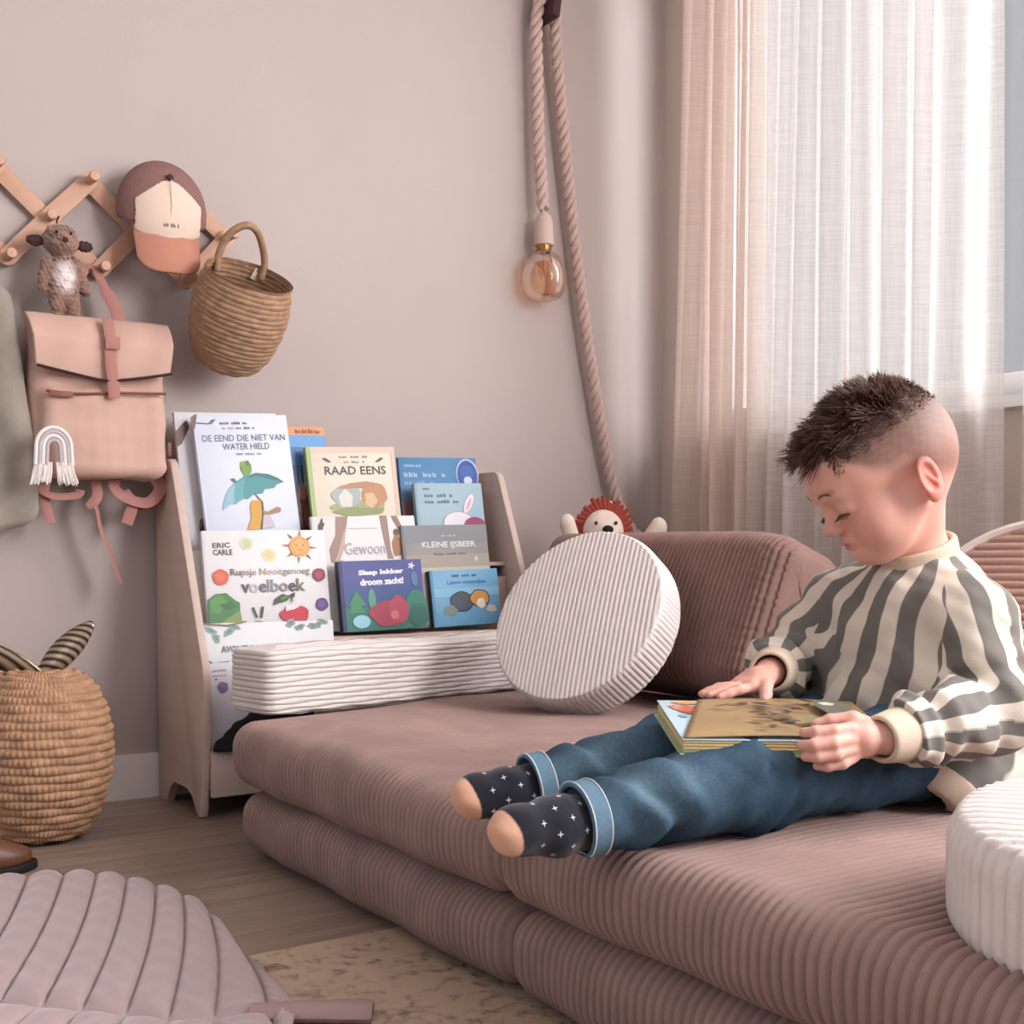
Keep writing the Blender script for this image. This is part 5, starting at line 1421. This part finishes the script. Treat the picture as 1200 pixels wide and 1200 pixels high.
# ---- sweater
RB = {}
def sleeve_axes(): return [(LSH + A([-.012, .012, .004]), LEL, LWR + A([-.006, .0, .001])), (RSH + A([-.008, -.010, .004]), REL, RWR + A([-.006, -.001, .001]))]
def torso_cloth(P):
    d = ell(P, (-.016, -.004, .195), (.100, .128, .140))
    d = smin(d, rbox(P, (-.026, -.004, .098), (.104, .128, .100), .055), .05)
    d = smin(d, cap_(P, LSH + A([-.010, .010, .0]), RSH + A([-.006, -.012, .0]), .050, .050), .04)
    d = smin(d, cap_(P, NB + A([-.004, 0, -.040]), NB + A([.0, 0, -.012]), .066, .050), .03)
    # belly fold sagging over the lap
    d = smin(d, ell(P, (.035, -.015, .120), (.060, .095, .055)), .03)
    return d
def sweater_sdf(P):
    d = torso_cloth(P)
    hem = .018 + .75 * np.clip(P[:, 0] - .005, 0, .2)
    d = smax(d, (hem - P[:, 2]) / 1.1, .006)
    for i, (a, b, c) in enumerate(sleeve_axes()):
        d = smin(d, limb(P, [a, b, c], [.057, .053, .036], .03), .018)
        # crumpled cloth around elbow and above the cuff
    f = .0045 * np.sin(P[:, 0] * 62 - P[:, 2] * 48 + 3 * np.sin(P[:, 1] * 20)) * np.exp(-((P[:, 2] - .16) / .09) ** 2) + .0035 * vnoise(P, 34, 21) + .0015 * vnoise(P, 80, 22)
    d = d + f
    for (a, b, c) in sleeve_axes():
        t_ = (P - b) @ (c - b) / ((c - b) @ (c - b)); near = np.linalg.norm(P - (b + np.clip(t_, 0, 1)[:, None] * (c - b)), axis=1)
        w_ = np.exp(-((t_ - .72) / .14) ** 2) * (near < .09)
        d = d - w_ * .007 * np.sin(t_ * 34)
        te = np.linalg.norm(P - b, axis=1); d = d + .006 * np.sin(te * 130) * np.exp(-((te - .055) / .03) ** 2)
    # neck opening
    d = smax(d, -cap_(P, NB + A([.012, 0, .012]), NB + A([.05, 0, .10]), .050, .085), .006)
    # bottom hem
    d = np.maximum(d, .004 - P[:, 2])
    # wrist ends
    for (a, b, c) in sleeve_axes():
        ax = (c - b) / np.linalg.norm(c - b); t_ = (P - c) @ ax; rr2 = np.linalg.norm(P - c - t_[:, None] * ax, axis=1)
        d = np.where((t_ > -.02) & (rr2 < .08), smax(d, t_ + .016, .004), d)
    return d
V, Q_ = nets(sweater_sdf, (-.19, -.27, -.0), (.25, .25, .42), .0027)
V = relax(V, Q_, 1, .4)
# stripe coordinate
S_c = np.zeros(len(V)); sax = sleeve_axes()
dt = torso_cloth(V)
ds = [limb(V, [a, b, c], [.057, .053, .036], .03) for a, b, c in sax]
sl = np.minimum(ds[0], ds[1]); isL = ds[0] < ds[1]
outer = np.where(isL, V[:, 1] - (LSH[1] + .035), -(V[:, 1] - RSH[1]) - .035)
sleeve = (sl < dt - .004) | (outer > .012 + .25 * (V[:, 2] - .25))
# torso: arc length round the waist, twisting with height
ang = np.arctan2(V[:, 1] - .0, V[:, 0] + .030)
S_t = ang * .128 - .12 * (V[:, 2] - .1) - .35 * np.clip(V[:, 2] - .17, 0, 1) + .010 * np.sin(V[:, 2] * 26 + V[:, 1] * 8) + .006 * vnoise(V, 24, 30)
mem = np.maximum(dt - .004 - sl, outer - .012 - .25 * (V[:, 2] - .25))
S_c = S_t.copy()
sleeve = mem > -.012
for i, (a, b, c) in enumerate(sax):
    m_ = sleeve & (isL if i == 0 else ~isL)
    P = V[m_]; ab = (b - a); bc_ = (c - b)
    t1 = np.clip((P - a) @ ab / (ab @ ab), 0, 1); t2 = np.clip((P - b) @ bc_ / (bc_ @ bc_), 0, 1)
    p1 = a + t1[:, None] * ab; p2 = b + t2[:, None] * bc_
    d1 = np.linalg.norm(P - p1, axis=1); d2 = np.linalg.norm(P - p2, axis=1); w_ = smooth(-.02, .02, d1 - d2)[:, None]
    cen = p1 * (1 - w_) + p2 * w_; ax = (ab / np.linalg.norm(ab)) * (1 - w_) + (bc_ / np.linalg.norm(bc_)) * w_; ax /= np.linalg.norm(ax, axis=1)[:, None]
    ref = A([0., -1. if i == 0 else 1., 0.]); rx = ref - ax * (ax @ ref)[:, None]; rx /= np.linalg.norm(rx, axis=1)[:, None]; ry = np.cross(ax, rx)
    v_ = P - cen; an = np.arctan2((v_ * ry).sum(1), (v_ * rx).sum(1))
    S_c[m_] = an * .066 + .004 * vnoise(P, 40, 33) + .013
axL = (sax[0][2] - sax[0][1]); axR = (sax[1][2] - sax[1][1])
plain = np.zeros(len(V))
M_sw = mat('striped_sweatshirt', '#d2c6b8', rough=.85, bump=.3, bscale=600, sheen=.15)
nt = M_sw.node_tree; N = nt.nodes.new; L_ = nt.links.new
a1 = N('ShaderNodeAttribute'); a1.attribute_name = 'stripe'
dv = N('ShaderNodeMath'); dv.operation = 'MULTIPLY'; dv.inputs[1].default_value = 1 / .060
a2_ = N('ShaderNodeAttribute'); a2_.attribute_name = 'sleeve_stripe'; a3_ = N('ShaderNodeAttribute'); a3_.attribute_name = 'armhole'
gt_ = N('ShaderNodeMath'); gt_.operation = 'GREATER_THAN'; gt_.inputs[1].default_value = 0; L_(a3_.outputs['Fac'], gt_.inputs[0])
pk = N('ShaderNodeMix'); pk.data_type = 'FLOAT'; L_(gt_.outputs[0], pk.inputs['Factor']); L_(a1.outputs['Fac'], pk.inputs['A']); L_(a2_.outputs['Fac'], pk.inputs['B']); L_(pk.outputs['Result'], dv.inputs[0])
fr = N('ShaderNodeMath'); fr.operation = 'FRACT'; L_(dv.outputs[0], fr.inputs[0])
pp = N('ShaderNodeMath'); pp.operation = 'PINGPONG'; pp.inputs[1].default_value = .5; L_(fr.outputs[0], pp.inputs[0])
st = N('ShaderNodeMapRange'); st.inputs['From Min'].default_value = .235; st.inputs['From Max'].default_value = .265; L_(pp.outputs[0], st.inputs['Value'])
mx = N('ShaderNodeMix'); mx.data_type = 'RGBA'; mx.inputs['A'].default_value = rgb('#d6cabb'); mx.inputs['B'].default_value = rgb('#6f6a64'); L_(st.outputs[0], mx.inputs['Factor'])
L_(mx.outputs['Result'], nt.nodes['Principled BSDF'].inputs['Base Color'])
o = mesh_obj('sweater', V, Q_, M_sw, boy)
for nm_, arr in (('stripe', S_t), ('sleeve_stripe', S_c), ('armhole', mem)):
    at2 = o.data.attributes.new(nm_, 'FLOAT', 'POINT'); at2.data.foreach_set('value', arr.astype(np.float32))
M_rib = mat('cream_ribbing', '#cdb9a4', rough=.9, bump=.4, bscale=700)
# cuffs
for (a, b, c) in sax:
    ax = (c - b) / np.linalg.norm(c - b)
    def cuff(P, c=c, ax=ax):
        d = cap_(P, c - ax * .030, c + ax * .026, .0345, .0275)
        t_ = (P - c) @ ax; d = smax(d, t_ - .022, .006); d = smax(d, -.034 - t_, .004)
        d = smax(d, -(cap_(P, c - ax * .01, c + ax * .06, .0225, .0225)), .003)
        v_ = P - c; 
        return d
    lo_ = np.minimum(c - ax * .05, c + ax * .03) - .045; hi_ = np.maximum(c + ax * .03, c - ax * .05) + .045
    V, Q_ = nets(cuff, lo_, hi_, .0022); mesh_obj('cuff', V, Q_, M_rib, boy)
# collar
def collar(P):
    c = NB + A([.012, 0, .006]); n = A([.34, 0, .94]); n = n / np.linalg.norm(n)
    t_ = (P - c) @ n; r_ = np.linalg.norm(P - c - t_[:, None] * n, axis=1)
    return np.hypot(np.maximum(np.abs(t_) - .007, 0), r_ - .0545) - .005
V, Q_ = nets(collar, (-.09, -.08, .29), (.09, .08, .39), .0022); mesh_obj('collar', V, Q_, M_rib, boy)
# waist band
def band(P):
    d = torso_cloth(P) - .001 + .002 * vnoise(P, 34, 21)
    hem = .018 + .75 * np.clip(P[:, 0] - .005, 0, .2)
    d = np.abs(d - .001) - .0045
    t_ = (P[:, 2] - hem) / np.where(P[:, 0] > .005, 1.25, 1)
    return np.maximum(np.maximum(smax(d, t_ - .006, .003), -.026 - t_), .0015 - P[:, 2])
V, Q_ = nets(band, (-.19, -.17, -.004), (.16, .17, .12), .0027); mesh_obj('waistband', V, Q_, M_rib, boy)
B().lathe([(.0003, -.001), (.0035, -.0005), (.0035, .001), (.0003, .002)], n=14, M=Matrix.Translation((.045, .134, .028)) @ Matrix.Rotation(R(-90), 4, 'X')).build('snap_button', mat('dark_metal_snap', '#3a3230', rough=.3, metal=.8), boy)

# ---- jeans
LCU = LAN + A([-.006, 0, .002]); RCU = RAN + A([-.004, 0, .002])
def jeans_sdf(P):
    d = None
    for (h, k, a, sgn) in ((LHP, LKN, LCU, 1), (RHP, RKN, RCU, -1)):
        l = limb(P, [h + A([0, 0, .0]), k, a], [.066, .0545, .0375], .03)
        t_ = (P - k) @ (a - k) / ((a - k) @ (a - k))
        l = l - .0075 * np.sin(t_ * 24 + P[:, 1] * 60 + 1.5 * np.sin(P[:, 2] * 60)) * np.exp(-((t_ - .62) / .22) ** 2)
        l = l - .0050 * np.sin((P[:, 0] - k[0]) * 120 + P[:, 2] * 50) * np.exp(-((P[:, 0] - k[0] + .01) / .035) ** 2)
        u_ = (a - k) / np.linalg.norm(a - k)
        l = smax(l, (P - a) @ u_ - .0, .004)
        d = l if d is None else smin(d, l, .012)
    d = smin(d, ell(P, PV + A([.0, 0, -.0]), (.095, .108, .080)), .03)
    d = d + .002 * vnoise(P, 40, 41) + .0012 * vnoise(P, 95, 42)
    d = d + .0025 * np.sin(P[:, 0] * 90 - P[:, 2] * 30) * np.exp(-((P[:, 0] - .06) / .04) ** 2)
    return np.maximum(d, .002 - P[:, 2])
V, Q_ = nets(jeans_sdf, (-.15, -.25, -.004), (.60, .17, .19), .0028); V = relax(V, Q_, 1, .3)
jd = A(rgb('#2d4558')[:3]); jl = A(rgb('#708a98')[:3]); jk = A(rgb('#1d2e42')[:3])
def legt(P, h, k, a):
    return np.linalg.norm(P - k, axis=1)
w_ = np.zeros(len(V))
for (h, k, a) in ((LHP, LKN, LCU), (RHP, RKN, RCU)):
    mid = h * .45 + k * .55
    w_ += .75 * np.exp(-((V[:, 0] - mid[0] - .03) / .10) ** 2 - ((V[:, 1] - mid[1] - .01) / .045) ** 2 - ((V[:, 2] - mid[2] - .02) / .04) ** 2)
    m2 = k * .45 + a * .55; w_ += .7 * np.exp(-((V[:, 0] - m2[0]) / .07) ** 2 - ((V[:, 1] - m2[1]) / .05) ** 2 - ((V[:, 2] - m2[2] - .015) / .03) ** 2)
w_ = np.clip(w_ * (1.05 + .45 * vnoise(V, 40, 44)), 0, .95)
dk = np.clip(.55 * vnoise(V, 26, 45), 0, .6)[:, None]
col = jd * (1 - w_[:, None]) + jl * w_[:, None]; col = col * (1 - dk) + jk * dk
# inseam and outseam stitching stay in the cloth
M_denim = attr_mat('denim', .85, bump=.5, bscale=1100, noise=.18, nscale=260)
mesh_obj('jeans', V, Q_, M_denim, boy, col=col)
M_cuffd = mat('denim_cuff', '#5f7b8e', rough=.85, bump=.4, bscale=1100, noise=.15, nscale=200)
M_stitch = mat('denim_seam', '#c3ccd2', rough=.85)
for (k, a) in ((LKN, LCU), (RKN, RCU)):
    u_ = (a - k) / np.linalg.norm(a - k)
    def dc(P, a=a, u_=u_):
        t_ = (P - a) @ u_; r_ = np.linalg.norm((P - a - t_[:, None] * u_) * A([1, 1, 1.03]), axis=1)
        d = np.abs(r_ - .0415 - .12 * t_ * -1 * .2) - .0028
        return np.maximum(np.maximum(smax(d, np.abs(t_ + .006) - .0125, .003), .0015 - P[:, 2]), -1)
    lo_ = a - .062; hi_ = a + .062
    V, Q_ = nets(dc, lo_, hi_, .002); c_ = mesh_obj('jeans_cuff', V, Q_, M_cuffd, boy)
    ring = []
    e1 = np.cross(u_, A([0, 0, 1])); e1 /= np.linalg.norm(e1); e2 = np.cross(u_, e1)
    for off, rr3 in ((-.0165, .0445), (.0045, .0450)):
        P_ = [a + u_ * off + (e1 * math.cos(t_) + e2 * math.sin(t_) * .985) * rr3 for t_ in np.linspace(0, 2 * math.pi, 48)]
        P_ = [p for p in P_ if p[2] > .003]
        B().tube(sorted(P_, key=lambda p: math.atan2((p - a) @ e1, -(p[2] - a[2]) if False else (p - a) @ A([0, 0, 1]))) if False else P_, .0009, 5).build('cuff_seam', M_stitch, c_)

# ---- socks
M_sock_ = attr_mat('star_socks', .95, bump=.4, bscale=900, sheen=.2)
M_star = mat('sock_star', '#b9b4bd', rough=.9)
for (an, to) in ((LAN, LTO), (RAN, RTO)):
    u_ = (to - an) / np.linalg.norm(to - an)
    def sock(P, an=an, to=to, u_=u_):
        d = cap_(P, an - u_ * .03, an + u_ * .035, .0315, .0330)
        d = smin(d, cap_(P, an + u_ * .03, to - u_ * .020, .031, .0200), .012)
        hc = an + u_ * .012 + A([0, 0, -.006]); 
        d = smin(d, ell(P, an * .26 + to * .74 + A([0, 0, .004]), (.034, .0235, .0275)), .014)
        d = smax(d, -((P - an) @ u_) - .018, .004)
        return d + .0010 * vnoise(P, 90, 51)
    V, Q_ = nets(sock, np.minimum(an, to) - .06, np.maximum(an, to) + .06, .0021)
    tt_ = (V - an) @ u_; Lf = np.linalg.norm(to - an)
    edge = smooth(Lf - .015, Lf - .013, tt_ - .30 * (V[:, 2] - an[2] - .004))
    col = A(rgb('#171923')[:3]) * (1 - edge[:, None]) + A(rgb('#cf9f86')[:3]) * edge[:, None]
    so = mesh_obj('sock', V, Q_, M_sock_, boy, col=col)
    # small knitted stars
    me = so.data; nrmv = np.empty(len(V) * 3, np.float32); me.vertices.foreach_get('normal', nrmv); nrmv = nrmv.reshape(-1, 3)
    sb = B()
    for row, tpos in enumerate((-.004, .014, .032, .050, .068)):
        for kk in range(7):
            an_ = kk * .898 + (row % 2) * .45
            e1 = np.cross(u_, A([0, 0, 1])); e1 /= np.linalg.norm(e1); e2 = np.cross(e1, u_)
            dr_ = e1 * math.cos(an_) + e2 * math.sin(an_); tgt = an + u_ * tpos + dr_ * .034
            if tpos > Lf - .03: continue
            i_ = int(np.argmin(((V - tgt) ** 2).sum(1))); p = V[i_]; n_ = nrmv[i_]; n_ = n_ / (np.linalg.norm(n_) + 1e-9)
            x_ = np.cross(n_, u_); x_ /= np.linalg.norm(x_); y_ = np.cross(n_, x_)
            pts = []
            for j in range(8):
                rr4 = .0042 if j % 2 == 0 else .0013; a_ = j * math.pi / 4; pts.append(p + n_ * .0007 + (x_ * math.cos(a_) + y_ * math.sin(a_)) * rr4)
            sb.add(pts, [tuple(range(8))])
    s_o = sb.build('star_pattern', M_star, so, smooth=False)

# ------------------------------------------------------------------ the open board book in his hands
def bw_(b): return Vector((BO.x - b[0], BO.y - b[1], BO.z + b[2]))
NL, FL_, FR = Vector((.4212, .0239, .1194)), Vector((.3509, -.1051, .1465)), Vector((.1258, .0156, .1395))
NLw, FLw, FRw = bw_(NL), bw_(FL_), bw_(FR)
ux = (FRw - FLw); W_ = ux.length; ux.normalize(); vy = (FLw - NLw); D_ = vy.length; vy = (vy - ux * vy.dot(ux)).normalized(); nz_ = ux.cross(vy)
t = thing('picture_book', 'open board book held on the boy\'s lap, pages showing pale blue and brown', 'book')
t.matrix_world = Matrix.Translation(NLw) @ Matrix((ux, vy, nz_)).transposed().to_4x4()
M_pg = mat('board_page_cream', '#d9c08a', rough=.5); M_pgreen = mat('board_cover_green', '#9aa87c', rough=.5); M_bluep = mat('page_pale_blue', '#b9d2de', rough=.4, spec=.5)
M_brownp = mat('page_brown', '#a08258', rough=.4, spec=.5, col2='#8b7352', nscale=14)
B().box((W_ / 2, D_ / 2, -.0175), (W_ + .004, D_ + .004, .0035), .0012).build('cover', M_pgreen, t)
for k in range(4):
    B().box((W_ / 2 + .001 * (k % 2), D_ / 2, -.0140 + .0040 * k), (W_ - .002, D_ - .002, .0036), .0010).build('page', (M_pgreen, M_pg, M_pg, M_pg)[k], t)
B().box((W_ / 2, D_ / 2, .0012), (W_, D_, .0014), .0005).build('page', M_bluep, t)
# turning page, lying obliquely across the spread
nu, nv = 30, 14; V = []
for i in range(nu):
    for j in range(nv):
        u, v = i / (nu - 1), j / (nv - 1)
        x0 = .001 + .052 * v; V.append((x0 + (W_ - .001 - x0) * u, .001 + (D_ - .002) * v, .0026 + .004 * math.sin(math.pi * u) * (1 - .3 * v)))
o = mesh_obj('turning_page', A(V), grid_faces(nu, nv), M_brownp, t); md = o.modifiers.new('s', 'SOLIDIFY'); md.thickness = .0018; md.offset = 1
pa = Art((0, 0), 1, 1)
def flatart(name, shapes, zf):
    a = Art((0, 0), 1, 1)
    for kind, *args in shapes:
        getattr(a, kind)(*args)
    o = mesh_obj(name, [(p[0], -p[2] * -1 if False else -p[2], zf(p[0], -p[2]) - p[1]) for p in a.V], [f for f in a.F], a.mats, t, smooth=False)
    o.data.polygons.foreach_set('material_index', A(a.M, dtype=np.int32)); return o
r_ = random.Random(3); shp = []
for k in range(60):
    x = r_.gauss(.135, .040); y = r_.uniform(.015, D_ - .02)
    if x < .07 or x > .21: continue
    shp.append(('disc', x, y, r_.uniform(.004, .012), r_.uniform(.001, .004), r_.choice(['#4c3f3c', '#6b5748', '#8a6648', '#5d5f5c', '#3b3034']), .25, 10, r_.uniform(-.5, .5)))
shp += [('disc', .210, D_ - .06, .022, .035, '#6f7264', .05), ('disc', .205, D_ - .045, .010, .006, '#e2dccb', .1), ('disc', .185, .03, .03, .02, '#7e8a6e', .1)]
flatart('page_picture', shp, lambda x, y: .0050 + .0042 * math.sin(math.pi * max(0, min(1, (x - .02) / (W_ - .02)))))
flatart('page_picture', [('disc', .030, D_ - .035, .018, .014, '#c8674c', .15), ('disc', .018, D_ - .030, .008, .010, '#d98f6d', .2), ('disc', .034, D_ - .052, .012, .006, '#a04a3c', .2), ('disc', .036, D_ - .012, .02, .006, '#e3a05c', .1), ('disc', .020, D_ - .065, .006, .006, '#8bb0c4', .1)], lambda x, y: .0022)
